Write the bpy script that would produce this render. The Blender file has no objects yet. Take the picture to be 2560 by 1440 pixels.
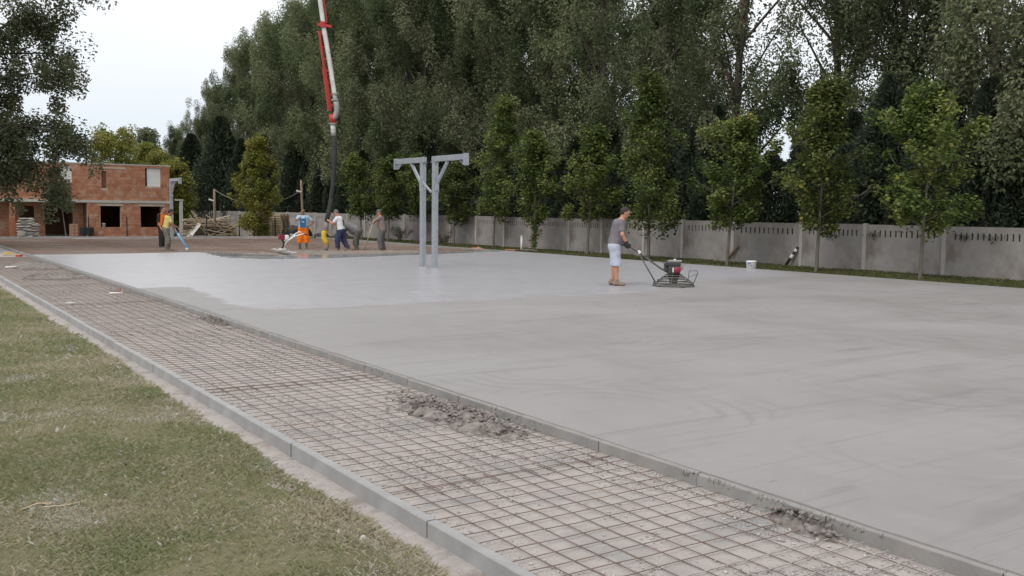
import bpy, math, random
import numpy as np
from mathutils import Matrix, Vector
random.seed(7)
RNG = np.random.default_rng(11)
scene = bpy.context.scene
COL = scene.collection
R = math.radians

# ---------------------------------------------------------------- camera
cam_data = bpy.data.cameras.new('camera')
cam = bpy.data.objects.new('camera', cam_data)
COL.objects.link(cam)
yaw, pitch, roll = R(34.3), R(4.6), R(0.65)
fw = Vector((math.sin(yaw)*math.cos(pitch), math.cos(yaw)*math.cos(pitch), -math.sin(pitch)))
r0 = Vector((math.cos(yaw), -math.sin(yaw), 0)); u0 = r0.cross(fw)
rr = r0*math.cos(roll) + u0*math.sin(roll); uu = u0*math.cos(roll) - r0*math.sin(roll)
cam.matrix_world = Matrix(((rr.x, uu.x, -fw.x, 0), (rr.y, uu.y, -fw.y, 0), (rr.z, uu.z, -fw.z, 1.65), (0, 0, 0, 1)))
cam_data.sensor_width = 36; cam_data.lens = 33.75
cam_data.clip_start = 0.05; cam_data.clip_end = 3000
scene.camera = cam

# ---------------------------------------------------------------- sky, sun, exposure
SUN_EL, SUN_AZ = R(52), R(250)      # azimuth of the sun clockwise from +Y
world = bpy.data.worlds.new('World'); scene.world = world; world.use_nodes = True
wt = world.node_tree; wt.nodes.clear()
def wn(t, **k):
    n = wt.nodes.new(t)
    for a, b in k.items(): setattr(n, a, b)
    return n
sky = wn('ShaderNodeTexSky', sky_type='NISHITA', sun_disc=False, sun_elevation=SUN_EL, sun_rotation=SUN_AZ, dust_density=4.0, air_density=1.0)
tc = wn('ShaderNodeTexCoord'); sx = wn('ShaderNodeSeparateXYZ'); wt.links.new(tc.outputs['Generated'], sx.inputs[0])
ramp = wn('ShaderNodeValToRGB')
ramp.color_ramp.elements[0].position = 0.0; ramp.color_ramp.elements[0].color = (0.70, 0.80, 0.90, 1)
ramp.color_ramp.elements[1].position = 0.75; ramp.color_ramp.elements[1].color = (1.27, 1.27, 1.30, 1)
e = ramp.color_ramp.elements.new(0.15); e.color = (1.00, 1.04, 1.08, 1)
e = ramp.color_ramp.elements.new(0.27); e.color = (1.12, 1.13, 1.14, 1)
wt.links.new(sx.outputs['Z'], ramp.inputs['Fac'])
nz = wn('ShaderNodeTexNoise'); nz.inputs['Scale'].default_value = 2.2; nz.inputs['Detail'].default_value = 4
wt.links.new(tc.outputs['Generated'], nz.inputs['Vector'])
mr = wn('ShaderNodeMapRange'); mr.inputs[3].default_value = 9.6; mr.inputs[4].default_value = 11.3
wt.links.new(nz.outputs['Fac'], mr.inputs[0])
vm = wn('ShaderNodeVectorMath', operation='SCALE'); wt.links.new(ramp.outputs['Color'], vm.inputs[0]); wt.links.new(mr.outputs[0], vm.inputs['Scale'])
mx = wn('ShaderNodeMix', data_type='RGBA'); mx.inputs[0].default_value = 0.93
wt.links.new(sky.outputs[0], mx.inputs[6]); wt.links.new(vm.outputs[0], mx.inputs[7])
bg = wn('ShaderNodeBackground'); bg.inputs['Strength'].default_value = 0.1
wt.links.new(mx.outputs[2], bg.inputs['Color'])
wo = wn('ShaderNodeOutputWorld'); wt.links.new(bg.outputs[0], wo.inputs[0])
sl = bpy.data.lights.new('sun', 'SUN'); sl.energy = 1.2; sl.angle = R(18); sl.color = (1.0, 0.97, 0.93)
sun = bpy.data.objects.new('sun', sl); COL.objects.link(sun)
sd = Vector((math.sin(SUN_AZ)*math.cos(SUN_EL), math.cos(SUN_AZ)*math.cos(SUN_EL), math.sin(SUN_EL)))
sun.rotation_euler = sd.to_track_quat('Z', 'Y').to_euler(); sun.location = (0, 0, 40)
vs = scene.view_settings
vs.view_transform = 'Standard'; vs.look = 'None'; vs.exposure = 0.0; vs.gamma = 1.0; vs.use_curve_mapping = False
scene.cycles.use_denoising = True
scene.cycles.max_bounces = 6; scene.cycles.transparent_max_bounces = 4

# ---------------------------------------------------------------- helpers: materials
def material(name, c1, c2=None, scale=6.0, rough=0.8, bump=0.0, bscale=None, detail=5.0, c3=None, s3=1.0, metal=0.0, spec=0.4, tint=None, tintc=None, stretch=None, objrand=0.0, contrast=(0.35, 0.65), translucent=0.0):
    m = bpy.data.materials.new(name); m.use_nodes = True
    t = m.node_tree; N = t.nodes; L = t.links
    b = N['Principled BSDF']; b.inputs['Roughness'].default_value = rough; b.inputs['Metallic'].default_value = metal
    b.inputs['Specular IOR Level'].default_value = spec
    co = N.new('ShaderNodeTexCoord').outputs['Object']
    if stretch:
        mp = N.new('ShaderNodeMapping'); mp.inputs['Scale'].default_value = stretch; L.new(co, mp.inputs[0]); co = mp.outputs[0]
    def noise(s, d=detail):
        n = N.new('ShaderNodeTexNoise'); n.inputs['Scale'].default_value = s; n.inputs['Detail'].default_value = d
        n.inputs['Roughness'].default_value = 0.62; L.new(co, n.inputs['Vector']); return n.outputs['Fac']
    def mix(fac, a, bb):
        x = N.new('ShaderNodeMix'); x.data_type = 'RGBA'
        for sock, v in ((x.inputs[0], fac), (x.inputs[6], a), (x.inputs[7], bb)):
            if isinstance(v, (tuple, list)): sock.default_value = (*v[:3], 1)
            elif isinstance(v, (int, float)): sock.default_value = v
            else: L.new(v, sock)
        return x.outputs[2]
    def remap(v, a, bb, o0=0.0, o1=1.0):
        x = N.new('ShaderNodeMapRange'); L.new(v, x.inputs[0])
        for i, q in zip((1, 2, 3, 4), (a, bb, o0, o1)): x.inputs[i].default_value = q
        return x.outputs[0]
    col = c1
    if c2 is not None: col = mix(remap(noise(scale), *contrast), c1, c2)
    if c3 is not None: col = mix(remap(noise(s3, 3), 0.52, 0.68), col, c3)
    if tint is not None:
        a = N.new('ShaderNodeAttribute'); a.attribute_name = 'tint'
        col = mix(a.outputs['Fac'], col, tint)
    if tintc is not None:
        a = N.new('ShaderNodeAttribute'); a.attribute_name = 'tip'
        col = mix(a.outputs['Fac'], col, tintc)
    if objrand:
        oi = N.new('ShaderNodeObjectInfo'); hs = N.new('ShaderNodeHueSaturation')
        L.new(remap(oi.outputs['Random'], 0, 1, 1-objrand, 1+objrand), hs.inputs['Value'])
        if isinstance(col, (tuple, list)): hs.inputs['Color'].default_value = (*col[:3], 1)
        else: L.new(col, hs.inputs['Color'])
        col = hs.outputs[0]
    if isinstance(col, (tuple, list)): b.inputs['Base Color'].default_value = (*col[:3], 1)
    else: L.new(col, b.inputs['Base Color'])
    if bump:
        bp = N.new('ShaderNodeBump'); bp.inputs['Strength'].default_value = bump; bp.inputs['Distance'].default_value = 0.02
        L.new(noise(bscale or scale*4, 6), bp.inputs['Height']); L.new(bp.outputs[0], b.inputs['Normal'])
    if translucent:
        tr = N.new('ShaderNodeBsdfTranslucent')
        if isinstance(col, (tuple, list)): tr.inputs[0].default_value = (*col[:3], 1)
        else: L.new(col, tr.inputs[0])
        ms = N.new('ShaderNodeMixShader'); ms.inputs[0].default_value = translucent
        L.new(b.outputs[0], ms.inputs[1]); L.new(tr.outputs[0], ms.inputs[2])
        L.new(ms.outputs[0], N['Material Output'].inputs[0])
    return m

# ---------------------------------------------------------------- helpers: meshes
def raw(name, verts, faces, mat=None, parent=None, smooth=False, attrs=None):
    me = bpy.data.meshes.new(name)
    if isinstance(faces, np.ndarray):
        n = len(verts); k = faces.shape[1]; f = len(faces)
        me.vertices.add(n); me.vertices.foreach_set('co', np.asarray(verts, np.float32).ravel())
        me.loops.add(f*k); me.loops.foreach_set('vertex_index', faces.astype(np.int32).ravel())
        me.polygons.add(f); me.polygons.foreach_set('loop_start', np.arange(0, f*k, k, dtype=np.int32))
        me.update(calc_edges=True)
    else:
        me.from_pydata([tuple(v) for v in verts], [], faces); me.update()
    if attrs:
        for a, v in attrs.items():
            at = me.attributes.new(a, 'FLOAT', 'POINT'); at.data.foreach_set('value', np.asarray(v, np.float32))
    if smooth: me.polygons.foreach_set('use_smooth', np.ones(len(me.polygons), bool))
    if mat: me.materials.append(mat)
    o = bpy.data.objects.new(name, me); COL.objects.link(o)
    if parent: o.parent = parent
    return o

class MB:
    def __init__(s): s.v = []; s.f = []
    def box(s, x0, x1, y0, y1, z0, z1):
        return s.obox(((x0+x1)/2, (y0+y1)/2, (z0+z1)/2), ((x1-x0)/2, (y1-y0)/2, (z1-z0)/2))
    def obox(s, c, h, rot=None):
        n = len(s.v); c = Vector(c)
        for a in (-1, 1):
            for b in (-1, 1):
                for d in (-1, 1):
                    p = Vector((a*h[0], b*h[1], d*h[2]))
                    if rot is not None: p = rot @ p
                    s.v.append(tuple(c+p))
        for q in ((0, 1, 3, 2), (4, 6, 7, 5), (0, 4, 5, 1), (2, 3, 7, 6), (0, 2, 6, 4), (1, 5, 7, 3)): s.f.append(tuple(n+i for i in q))
        return s
    def bar(s, a, b, w, h=None, up=(0, 0, 1)):
        a = Vector(a); b = Vector(b); d = (b-a); L = d.length; d.normalize(); up = Vector(up)
        if abs(d.dot(up)) > .98: up = Vector((1, 0, 0))
        y = up.cross(d).normalized(); z = d.cross(y)
        return s.obox((a+b)/2, (L/2, w/2, (h or w)/2), Matrix((d, y, z)).transposed())
    def tube(s, pts, rad, n=8, cap=True):
        pts = [Vector(p) for p in pts]; k = len(pts)
        if not hasattr(rad, '__len__'): rad = [rad]*k
        base = len(s.v); ref = None
        for i in range(k):
            d = (pts[min(i+1, k-1)]-pts[max(i-1, 0)]).normalized()
            if ref is None:
                ref = Vector((0, 0, 1)) if abs(d.z) < .9 else Vector((1, 0, 0))
            x = ref.cross(d)
            if x.length < 1e-4: x = Vector((0, 1, 0)).cross(d)
            x.normalize(); y = d.cross(x); ref = y.cross(d)*0+ref
            for j in range(n):
                a = 2*math.pi*j/n; s.v.append(tuple(pts[i]+(x*math.cos(a)+y*math.sin(a))*rad[i]))
        for i in range(k-1):
            for j in range(n):
                j2 = (j+1) % n
                s.f.append((base+i*n+j, base+i*n+j2, base+(i+1)*n+j2, base+(i+1)*n+j))
        if cap:
            s.f.append(tuple(base+j for j in reversed(range(n)))); s.f.append(tuple(base+(k-1)*n+j for j in range(n)))
        return s
    def lathe(s, prof, c=(0, 0, 0), n=20):
        base = len(s.v)
        for (r, z) in prof:
            for j in range(n):
                a = 2*math.pi*j/n; s.v.append((c[0]+r*math.cos(a), c[1]+r*math.sin(a), c[2]+z))
        for i in range(len(prof)-1):
            for j in range(n):
                j2 = (j+1) % n; s.f.append((base+i*n+j, base+i*n+j2, base+(i+1)*n+j2, base+(i+1)*n+j))
        s.f.append(tuple(base+j for j in reversed(range(n)))); s.f.append(tuple(base+(len(prof)-1)*n+j for j in range(n)))
        return s
    def ring(s, c, rad, r, n=28, m=6):
        b = len(s.v)
        for i in range(n):
            a = 2*math.pi*i/n
            for j in range(m):
                q = 2*math.pi*j/m; w = rad+r*math.cos(q)
                s.v.append((c[0]+w*math.cos(a), c[1]+w*math.sin(a), c[2]+r*math.sin(q)))
        for i in range(n):
            for j in range(m):
                i2 = (i+1) % n; j2 = (j+1) % m
                s.f.append((b+i*m+j, b+i2*m+j, b+i2*m+j2, b+i*m+j2))
        return s
    def build(s, name, mat, parent=None, smooth=False, bevel=0.0):
        o = raw(name, s.v, s.f, mat, parent, smooth)
        if bevel:
            md = o.modifiers.new('bevel', 'BEVEL'); md.width = bevel; md.segments = 2; md.limit_method = 'ANGLE'
        return o

def tag(o, label=None, cat=None, group=None, kind=None):
    if label: o['label'] = label
    if cat: o['category'] = cat
    if group: o['group'] = group
    if kind: o['kind'] = kind
    return o
def thing(name, label, cat, loc=(0, 0, 0), rz=0.0, group=None):
    o = bpy.data.objects.new(name, None); COL.objects.link(o); o.location = loc; o.rotation_euler = (0, 0, rz)
    o.empty_display_size = 0.2
    return tag(o, label, cat, group)
def piece(me, name, parent, loc=(0, 0, 0), rz=0.0, scale=None):
    o = bpy.data.objects.new(name, me); COL.objects.link(o); o.parent = parent; o.location = loc; o.rotation_euler = (0, 0, rz)
    if scale: o.scale = scale
    return o
def copy_tree(root):
    c = root.copy(); COL.objects.link(c)
    for ch in root.children:
        d = ch.copy(); COL.objects.link(d); d.parent = c
        for g in ch.children:
            h = g.copy(); COL.objects.link(h); h.parent = d
    return c

_G = {}
def vnoise(x, y, s, seed=0):
    g = _G.setdefault(seed, np.random.default_rng(seed+100).random((256, 256)))
    u = np.asarray(x, float)/s+517.3; v = np.asarray(y, float)/s+311.7
    i = np.floor(u).astype(int); j = np.floor(v).astype(int); fu = u-i; fv = v-j
    fu = fu*fu*(3-2*fu); fv = fv*fv*(3-2*fv)
    A = g[i % 256, j % 256]; B = g[(i+1) % 256, j % 256]; Cc = g[i % 256, (j+1) % 256]; D = g[(i+1) % 256, (j+1) % 256]
    return (A*(1-fu)+B*fu)*(1-fv)+(Cc*(1-fu)+D*fu)*fv
def fbm(x, y, s, seed=0, o=3):
    return sum(vnoise(x, y, s/2**k, seed+k)/2**k for k in range(o))/sum(1/2**k for k in range(o))

def leaf_cards(P, T, W, length, width, fold=0.0):
    """one rhombic leaf per point: base P, axis T, side W (unit vectors)"""
    n = len(P); length = np.broadcast_to(length, n)[:, None]; width = np.broadcast_to(width, n)[:, None]
    V = np.empty((n, 4, 3)); V[:, 0] = P; V[:, 1] = P+T*length*.5+W*width*.5; V[:, 2] = P+T*length; V[:, 3] = P+T*length*.5-W*width*.5
    return V.reshape(-1, 3), np.arange(n*4).reshape(n, 4)
def unit(a): return a/np.maximum(np.linalg.norm(a, axis=1, keepdims=True), 1e-9)

# kerb lines (the strip of path runs almost along +Y)
SK = 0.0115
xin = lambda y: 4.395+SK*y
xout = lambda y: 2.40+SK*y

# ---------------------------------------------------------------- materials
m_ground = material('m_ground', (.14, .13, .09), (.10, .12, .055), 3, .95, .4, 30)
m_lawn = material('m_lawn', (.20, .175, .105), (.16, .155, .08), 9, .95, .9, 80, c3=(.23, .185, .125), s3=3)
m_sand = material('m_sand', (.355, .318, .295), (.45, .412, .385), 11, .95, .9, 60, c3=(.29, .25, .22), s3=4)
m_gravel = material('m_gravel', (.375, .332, .305), (.455, .412, .385), 8, .95, .9, 55, c3=(.31, .302, .29), s3=1.8, contrast=(.3, .7))
m_kerb = material('m_kerb', (.285, .282, .278), (.35, .346, .34), 5, .85, .25, 90, objrand=.05)
m_kerb_in = material('m_kerb_in', (.235, .228, .218), (.30, .293, .28), 4, .85, .25, 90, c3=(.27, .25, .225), s3=5, objrand=.05)
m_rebar = material('m_rebar', (.13, .108, .095), (.21, .145, .108), 5, .8, 0, contrast=(.3, .7))
m_rebar_rust = material('m_rebar_rust', (.33, .25, .205), (.26, .185, .145), 3, .85)
m_rebar_white = material('m_rebar_white', (.40, .37, .34), (.20, .16, .135), 14, .85)
m_spill = material('m_spill', (.18, .153, .135), (.29, .265, .245), 11, .95, .9, 40, c3=(.11, .088, .073), s3=8, contrast=(.4, .6))
m_pebble = material('m_pebble', (.56, .52, .49), (.44, .41, .385), 8, .9, objrand=0, tint=(.30, .28, .265))
m_wall = material('m_wall', (.245, .225, .212), (.345, .328, .315), 1.1, .92, .4, 40, c3=(.195, .165, .148), s3=.8, stretch=(1, 1, .75), objrand=.07, contrast=(.38, .66))
m_wallpost = material('m_wallpost', (.43, .405, .38), (.36, .335, .31), 2.2, .92, .3, 40, objrand=.08)
m_bark = material('m_bark', (.075, .06, .048), (.12, .10, .085), 7, .95, .5, 30, stretch=(1, 1, .25))
m_bark_lt = material('m_bark_lt', (.17, .15, .125), (.11, .095, .075), 7, .95, .4, 30, stretch=(1, 1, .25))
m_leaf_tall = material('m_leaf_tall', (.072, .112, .044), (.105, .122, .058), .40, .65, spec=.2, tint=(.265, .28, .165), objrand=.22, translucent=.3)
m_leaf_left = material('m_leaf_left', (.070, .092, .045), (.09, .098, .052), .6, .65, spec=.2, tint=(.15, .16, .09), translucent=.25)
m_leaf_maple = material('m_leaf_maple', (.104, .150, .036), (.076, .115, .032), .9, .6, spec=.25, tint=(.235, .265, .08), tintc=(.36, .33, .06), objrand=.2, translucent=.3)
m_leaf_yellow = material('m_leaf_yellow', (.20, .23, .045), (.15, .18, .04), .9, .6, spec=.3, tint=(.30, .26, .06), objrand=.1, translucent=.3)
m_leaf_conifer = material('m_leaf_conifer', (.028, .044, .027), (.042, .055, .033), .8, .7, spec=.15, tint=(.06, .075, .046), objrand=.2)
m_leaf_shrub = material('m_leaf_shrub', (.10, .085, .05), (.14, .11, .075), 2, .7, tint=(.19, .15, .10), translucent=.15)
m_grass = material('m_grass', (.22, .26, .115), (.265, .275, .14), 1.5, .75, spec=.25, tint=(.48, .42, .31), tintc=(.62, .60, .57), translucent=.3)
m_grass_dk = material('m_grass_dk', (.065, .095, .028), (.09, .105, .036), 1.2, .75, spec=.25, tint=(.17, .145, .07), translucent=.2)
m_galv = material('m_galv', (.32, .345, .38), (.42, .45, .485), 14, .42, metal=.5, spec=.5, c3=(.44, .45, .46), s3=3)
m_black = material('m_black', (.018, .018, .02), (.03, .03, .03), 6, .55)
m_rubber = material('m_rubber', (.02, .022, .025), (.05, .05, .053), 3, .6, .15, 40)
m_grey_hose = material('m_grey_hose', (.20, .18, .16), (.28, .26, .24), 5, .8)
m_red = material('m_red', (.50, .03, .025), (.40, .035, .03), 4, .5)
m_white = material('m_white', (.72, .71, .68), (.58, .57, .54), 3, .5, c3=(.40, .375, .35), s3=4)
m_whiteclean = material('m_whiteclean', (.80, .80, .79), (.74, .74, .73), 3, .5)
m_steelgrey = material('m_steelgrey', (.30, .29, .27), (.38, .37, .35), 6, .55, metal=.3)
m_yellow = material('m_yellow', (.70, .47, .03), (.60, .40, .05), 6, .6)
m_muddy = material('m_muddy', (.20, .165, .135), (.28, .24, .205), 8, .95, .4, 40)
m_wood = material('m_wood', (.40, .31, .22), (.50, .41, .31), 4, .85, .2, 30, stretch=(.3, 3, 3), objrand=.3)
m_wood_dk = material('m_wood_dk', (.19, .14, .095), (.27, .205, .145), 4, .85, .2, 30, objrand=.15)
m_pallet = material('m_pallet', (.50, .40, .275), (.42, .33, .22), 5, .85, objrand=.2)
m_block = material('m_block', (.41, .165, .092), (.32, .122, .07), 2.2, .9, .3, 30, tint=(.48, .25, .16), c3=(.48, .34, .27), s3=1.7)
m_mortar = material('m_mortar', (.46, .34, .27), (.52, .44, .38), 1.5, .95)
m_slabconc = material('m_slabconc', (.50, .49, .45), (.42, .41, .38), 2, .9)
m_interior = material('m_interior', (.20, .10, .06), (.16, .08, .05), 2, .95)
m_board = material('m_board', (.74, .74, .72), (.66, .66, .64), 1.2, .8)
m_bag = material('m_bag', (.50, .47, .43), (.40, .375, .35), 4, .85, .2, 20, objrand=.1)
m_trowel = material('m_trowel', (.10, .105, .095), (.17, .165, .15), 10, .6, metal=.35)
m_engine = material('m_engine', (.035, .035, .037), (.06, .06, .06), 10, .5)
m_engred = material('m_engred', (.26, .022, .04), (.21, .02, .035), 8, .45)
m_skin = material('m_skin', (.50, .25, .165), (.45, .22, .145), 9, .6)
m_skin_dk = material('m_skin_dk', (.30, .15, .095), (.26, .13, .085), 9, .6)
m_hair = material('m_hair', (.022, .018, .016), (.035, .029, .025), 30, .7)
m_hair_gr = material('m_hair_gr', (.16, .15, .14), (.10, .095, .09), 30, .7)
def cloth(n, a, b, s=9): return material(n, a, b, s, .9, .9, 11, spec=.15, c3=tuple(q*.72+.02 for q in a), s3=5)
m_tgrey = cloth('m_tgrey', (.17, .155, .17), (.21, .19, .205))
m_shorts = cloth('m_shorts', (.44, .47, .56), (.50, .53, .61))
m_glove = cloth('m_glove', (.025, .025, .028), (.05, .05, .05))
m_shoe = material('m_shoe', (.28, .205, .155), (.20, .145, .11), 12, .9)
m_orange = cloth('m_orange', (.85, .21, .015), (.75, .18, .015))
m_hivis = cloth('m_hivis', (.95, .20, .03), (.90, .17, .02))
m_ltblue = cloth('m_ltblue', (.40, .54, .68), (.48, .61, .73))
m_bib = cloth('m_bib', (.035, .15, .32), (.045, .18, .36))
m_whitetee = cloth('m_whitetee', (.78, .78, .80), (.70, .70, .72))
m_navy = cloth('m_navy', (.035, .045, .10), (.05, .062, .125), 4)
m_greycloth = cloth('m_greycloth', (.19, .185, .18), (.23, .225, .215))
m_greytrou = cloth('m_greytrou', (.125, .125, .12), (.165, .16, .15), 4)
m_browntee = cloth('m_browntee', (.24, .175, .155), (.28, .22, .20), 3)
m_yellowtee = cloth('m_yellowtee', (.66, .54, .19), (.58, .47, .16))
m_camo = cloth('m_camo', (.12, .11, .085), (.24, .225, .19), 14)
m_darkcloth = cloth('m_darkcloth', (.03, .028, .028), (.045, .04, .04))
m_cap = cloth('m_cap', (.17, .165, .12), (.09, .09, .065), 16)
m_boot = material('m_boot', (.18, .155, .13), (.10, .09, .08), 10, .85)
m_blue = material('m_blue', (.18, .42, .66), (.22, .46, .68), 4, .5)
m_soil = material('m_soil', (.15, .095, .06), (.22, .15, .10), 12, .97, .6, 40)
m_terracotta = material('m_terracotta', (.42, .18, .11), (.50, .25, .17), 6, .9)

def concrete_surface(name, a, b, streak, rough, swirl=1.0, bumpv=.12, fresh=None):
    """floated concrete: broad blotches, brushed streaks and arcs left by the trowel blades"""
    m = bpy.data.materials.new(name); m.use_nodes = True; t = m.node_tree; N = t.nodes; L = t.links
    bs = N['Principled BSDF']; bs.inputs['Specular IOR Level'].default_value = .5
    co = N.new('ShaderNodeTexCoord').outputs['Object']
    def mth(op, x, y=None):
        n = N.new('ShaderNodeMath'); n.operation = op
        for i, v in enumerate((x, y)):
            if v is None: continue
            if isinstance(v, (int, float)): n.inputs[i].default_value = v
            else: L.new(v, n.inputs[i])
        return n.outputs[0]
    def noise(scale, stretch=(1, 1, 1), detail=4, dist=0.0, rot=0.0):
        mp = N.new('ShaderNodeMapping'); mp.inputs['Scale'].default_value = stretch; mp.inputs['Rotation'].default_value = (0, 0, rot); L.new(co, mp.inputs[0])
        n = N.new('ShaderNodeTexNoise'); n.inputs['Scale'].default_value = scale; n.inputs['Detail'].default_value = detail; n.inputs['Distortion'].default_value = dist
        L.new(mp.outputs[0], n.inputs['Vector']); return n.outputs['Fac']
    def rng(v, a0, a1, b0=0.0, b1=1.0):
        n = N.new('ShaderNodeMapRange'); L.new(v, n.inputs[0])
        for i, q in zip((1, 2, 3, 4), (a0, a1, b0, b1)): n.inputs[i].default_value = q
        return n.outputs[0]
    def mixc(fac, x, y):
        n = N.new('ShaderNodeMix'); n.data_type = 'RGBA'; L.new(fac, n.inputs[0])
        for s, v in ((n.inputs[6], x), (n.inputs[7], y)):
            if isinstance(v, tuple): s.default_value = (*v, 1)
            else: L.new(v, s)
        return n.outputs[2]
    def arcs(scale, freq, off):
        mp = N.new('ShaderNodeMapping'); mp.inputs['Location'].default_value = (off, off*.7, 0); L.new(co, mp.inputs[0])
        v = N.new('ShaderNodeTexVoronoi'); v.voronoi_dimensions = '2D'; v.inputs['Scale'].default_value = scale; L.new(mp.outputs[0], v.inputs['Vector'])
        w = mth('MULTIPLY_ADD', v.outputs['Distance'], freq)
        w.node.inputs[2].default_value = 0.0
        nn = mth('MULTIPLY', noise(1.1, detail=6), 9.0)
        s = mth('SINE', mth('ADD', w, nn))
        return mth('MULTIPLY', mth('POWER', mth('ABSOLUTE', s), 5.0), mth('MULTIPLY', rng(noise(.6, detail=4), .50, .64), rng(v.outputs['Distance'], .10, .28)))
    blot = rng(noise(.35, detail=6, dist=.6), .32, .68)
    fine = rng(noise(3.2, (1, .55, 1), 6, .4, .5), .3, .7)
    col = mixc(blot, a, b); col = mixc(mth('MULTIPLY', fine, .35), col, b)
    st = rng(noise(1.3, (.28, 2.6, 1), 5, .8, .35), .57, .72)
    col = mixc(mth('MULTIPLY', st, .5), col, streak)
    st2 = rng(noise(2.6, (.22, 3.4, 1), 5, 1.2, -.25), .60, .70)
    col = mixc(mth('MULTIPLY', st2, .35), col, streak)
    h = noise(22, (.6, 1.4, 1), 4)
    if swirl:
        ar = arcs(.42, 37.0, 3.1)
        col = mixc(mth('MULTIPLY', ar, .26*swirl), col, streak)
        h = mth('SUBTRACT', h, mth('MULTIPLY', ar, .6))
        spots = rng(noise(5.0, (.5, 1.5, 1), 2, 0, .4), .74, .80)
        col = mixc(mth('MULTIPLY', spots, .5), col, tuple(q*.6 for q in streak))
    grain = rng(noise(70, detail=3), .35, .65)
    col = mixc(mth('MULTIPLY', grain, .22), col, streak)
    rgh = rng(mth('ADD', blot, fine), .4, 1.6, rough-.08, rough+.10)
    if fresh:
        at = N.new('ShaderNodeAttribute'); at.attribute_name = 'fresh'; fa = at.outputs['Fac']
        fc = mixc(mth('MULTIPLY', st, .45), mixc(fine, fresh[0], fresh[1]), fresh[2]); fc = mixc(mth('MULTIPLY', st2, .4), fc, fresh[2]); col = mixc(fa, col, fc)
        q = N.new('ShaderNodeMix'); q.data_type = 'FLOAT'; L.new(fa, q.inputs[0]); L.new(rgh, q.inputs[2]); q.inputs[3].default_value = fresh[3]; rgh = q.outputs[0]
    L.new(col, bs.inputs['Base Color'])
    L.new(rgh, bs.inputs['Roughness'])
    bp = N.new('ShaderNodeBump'); bp.inputs['Strength'].default_value = bumpv; bp.inputs['Distance'].default_value = .01
    L.new(h, bp.inputs['Height']); L.new(bp.outputs[0], bs.inputs['Normal'])
    return m
SLABC = ((.252, .239, .233), (.293, .282, .277), (.178, .169, .163))
m_slab = concrete_surface('m_slab', *SLABC, .58, 1.3)
m_fresh = concrete_surface('m_fresh', *SLABC, .58, 1.3, .12, ((.352, .345, .362), (.414, .407, .424), (.258, .252, .266), .34))
m_wet = concrete_surface('m_wet', (.36, .36, .375), (.30, .30, .31), (.22, .215, .21), .14, 0, .03)

# ================================================================= SETTING
# ground: one sheet to the horizon, dropping half a metre towards the building
xs = np.unique(np.concatenate([np.linspace(-600, -40, 8), np.linspace(-40, 60, 26), np.linspace(60, 700, 8)]))
ys = np.unique(np.concatenate([np.linspace(-200, -5, 5), np.linspace(-5, 100, 36), np.linspace(100, 1200, 10)]))
GX, GY = np.meshgrid(xs, ys, indexing='ij')
def gz(x, y): return -0.13-0.50*np.clip((np.asarray(y, float)-58)/15, 0, 1)
V = np.stack([GX, GY, gz(GX, GY)], -1).reshape(-1, 3)
ny = len(ys); I, J = np.meshgrid(np.arange(len(xs)-1), np.arange(ny-1), indexing='ij'); a = (I*ny+J).ravel()
tag(raw('ground', V, np.stack([a, a+ny, a+ny+1, a+1], 1), m_ground), kind='structure')

# lawn with a ragged edge beside the path
def lawn_edge(y): return np.where(y < 60, xout(y)-.085-.10*fbm(y*1.0, y*0+3, .55, 3)-.05*vnoise(y, y*0, .13, 9)-.10*vnoise(y, y*0, 2.7, 5), 2)
yl = np.linspace(-3, 58, 500); xl = np.linspace(0, 1, 40)**.6
YY, UU = np.meshgrid(yl, xl, indexing='ij'); XE = lawn_edge(YY); XX = -22+(XE+22)*UU
ZZ = -.112+.018*fbm(XX, YY, .5, 21)+.012*vnoise(XX, YY, .12, 30); ZZ = np.where(UU > .999, -.125, ZZ)
n2 = len(xl); I, J = np.meshgrid(np.arange(len(yl)-1), np.arange(n2-1), indexing='ij'); a = (I*n2+J).ravel()
tag(raw('lawn', np.stack([XX, YY, ZZ], -1).reshape(-1, 3), np.stack([a, a+1, a+n2+1, a+n2], 1), m_lawn, smooth=True), kind='structure')
# strip of sandy bedding between lawn and kerb
yl = np.linspace(-3, 58, 420); ul = np.linspace(0, 1, 9)
YY, UU = np.meshgrid(yl, ul, indexing='ij'); XX = xout(YY)-.42+UU*.425
ZZ = -.118+.022*fbm(XX, YY, .25, 41)-.02*(1-UU)+.012*UU; n2 = len(ul); I, J = np.meshgrid(np.arange(len(yl)-1), np.arange(n2-1), indexing='ij'); a = (I*n2+J).ravel()
tag(raw('sand_strip', np.stack([XX, YY, ZZ], -1).reshape(-1, 3), np.stack([a, a+1, a+n2+1, a+n2], 1), m_sand, smooth=True), kind='structure')
# gravel bed of the path and of the field not yet poured
def sheet(name, x0f, x1f, y0, y1, nx, nyy, zf, mat):
    yl = np.linspace(y0, y1, nyy); ul = np.linspace(0, 1, nx); YY, UU = np.meshgrid(yl, ul, indexing='ij')
    XX = x0f(YY)+(x1f(YY)-x0f(YY))*UU; n2 = nx; I, J = np.meshgrid(np.arange(nyy-1), np.arange(n2-1), indexing='ij'); a = (I*n2+J).ravel()
    return tag(raw(name, np.stack([XX, YY, zf(XX, YY)], -1).reshape(-1, 3), np.stack([a, a+1, a+n2+1, a+n2], 1), mat, smooth=True), kind='structure')
sheet('gravel_bed', lambda y: xout(y)+.055, lambda y: xin(y)-.05, -2, 58, 40, 900, lambda x, y: -.105+.016*fbm(x, y, .35, 51)+.008*vnoise(x, y, .05, 57), m_gravel)
sheet('field_bed', lambda y: xin(y)-.01+0*y, lambda y: 22.15+0*y, 30, 56, 40, 60, lambda x, y: -.105+.02*fbm(x, y, .8, 61), m_gravel)

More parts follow.
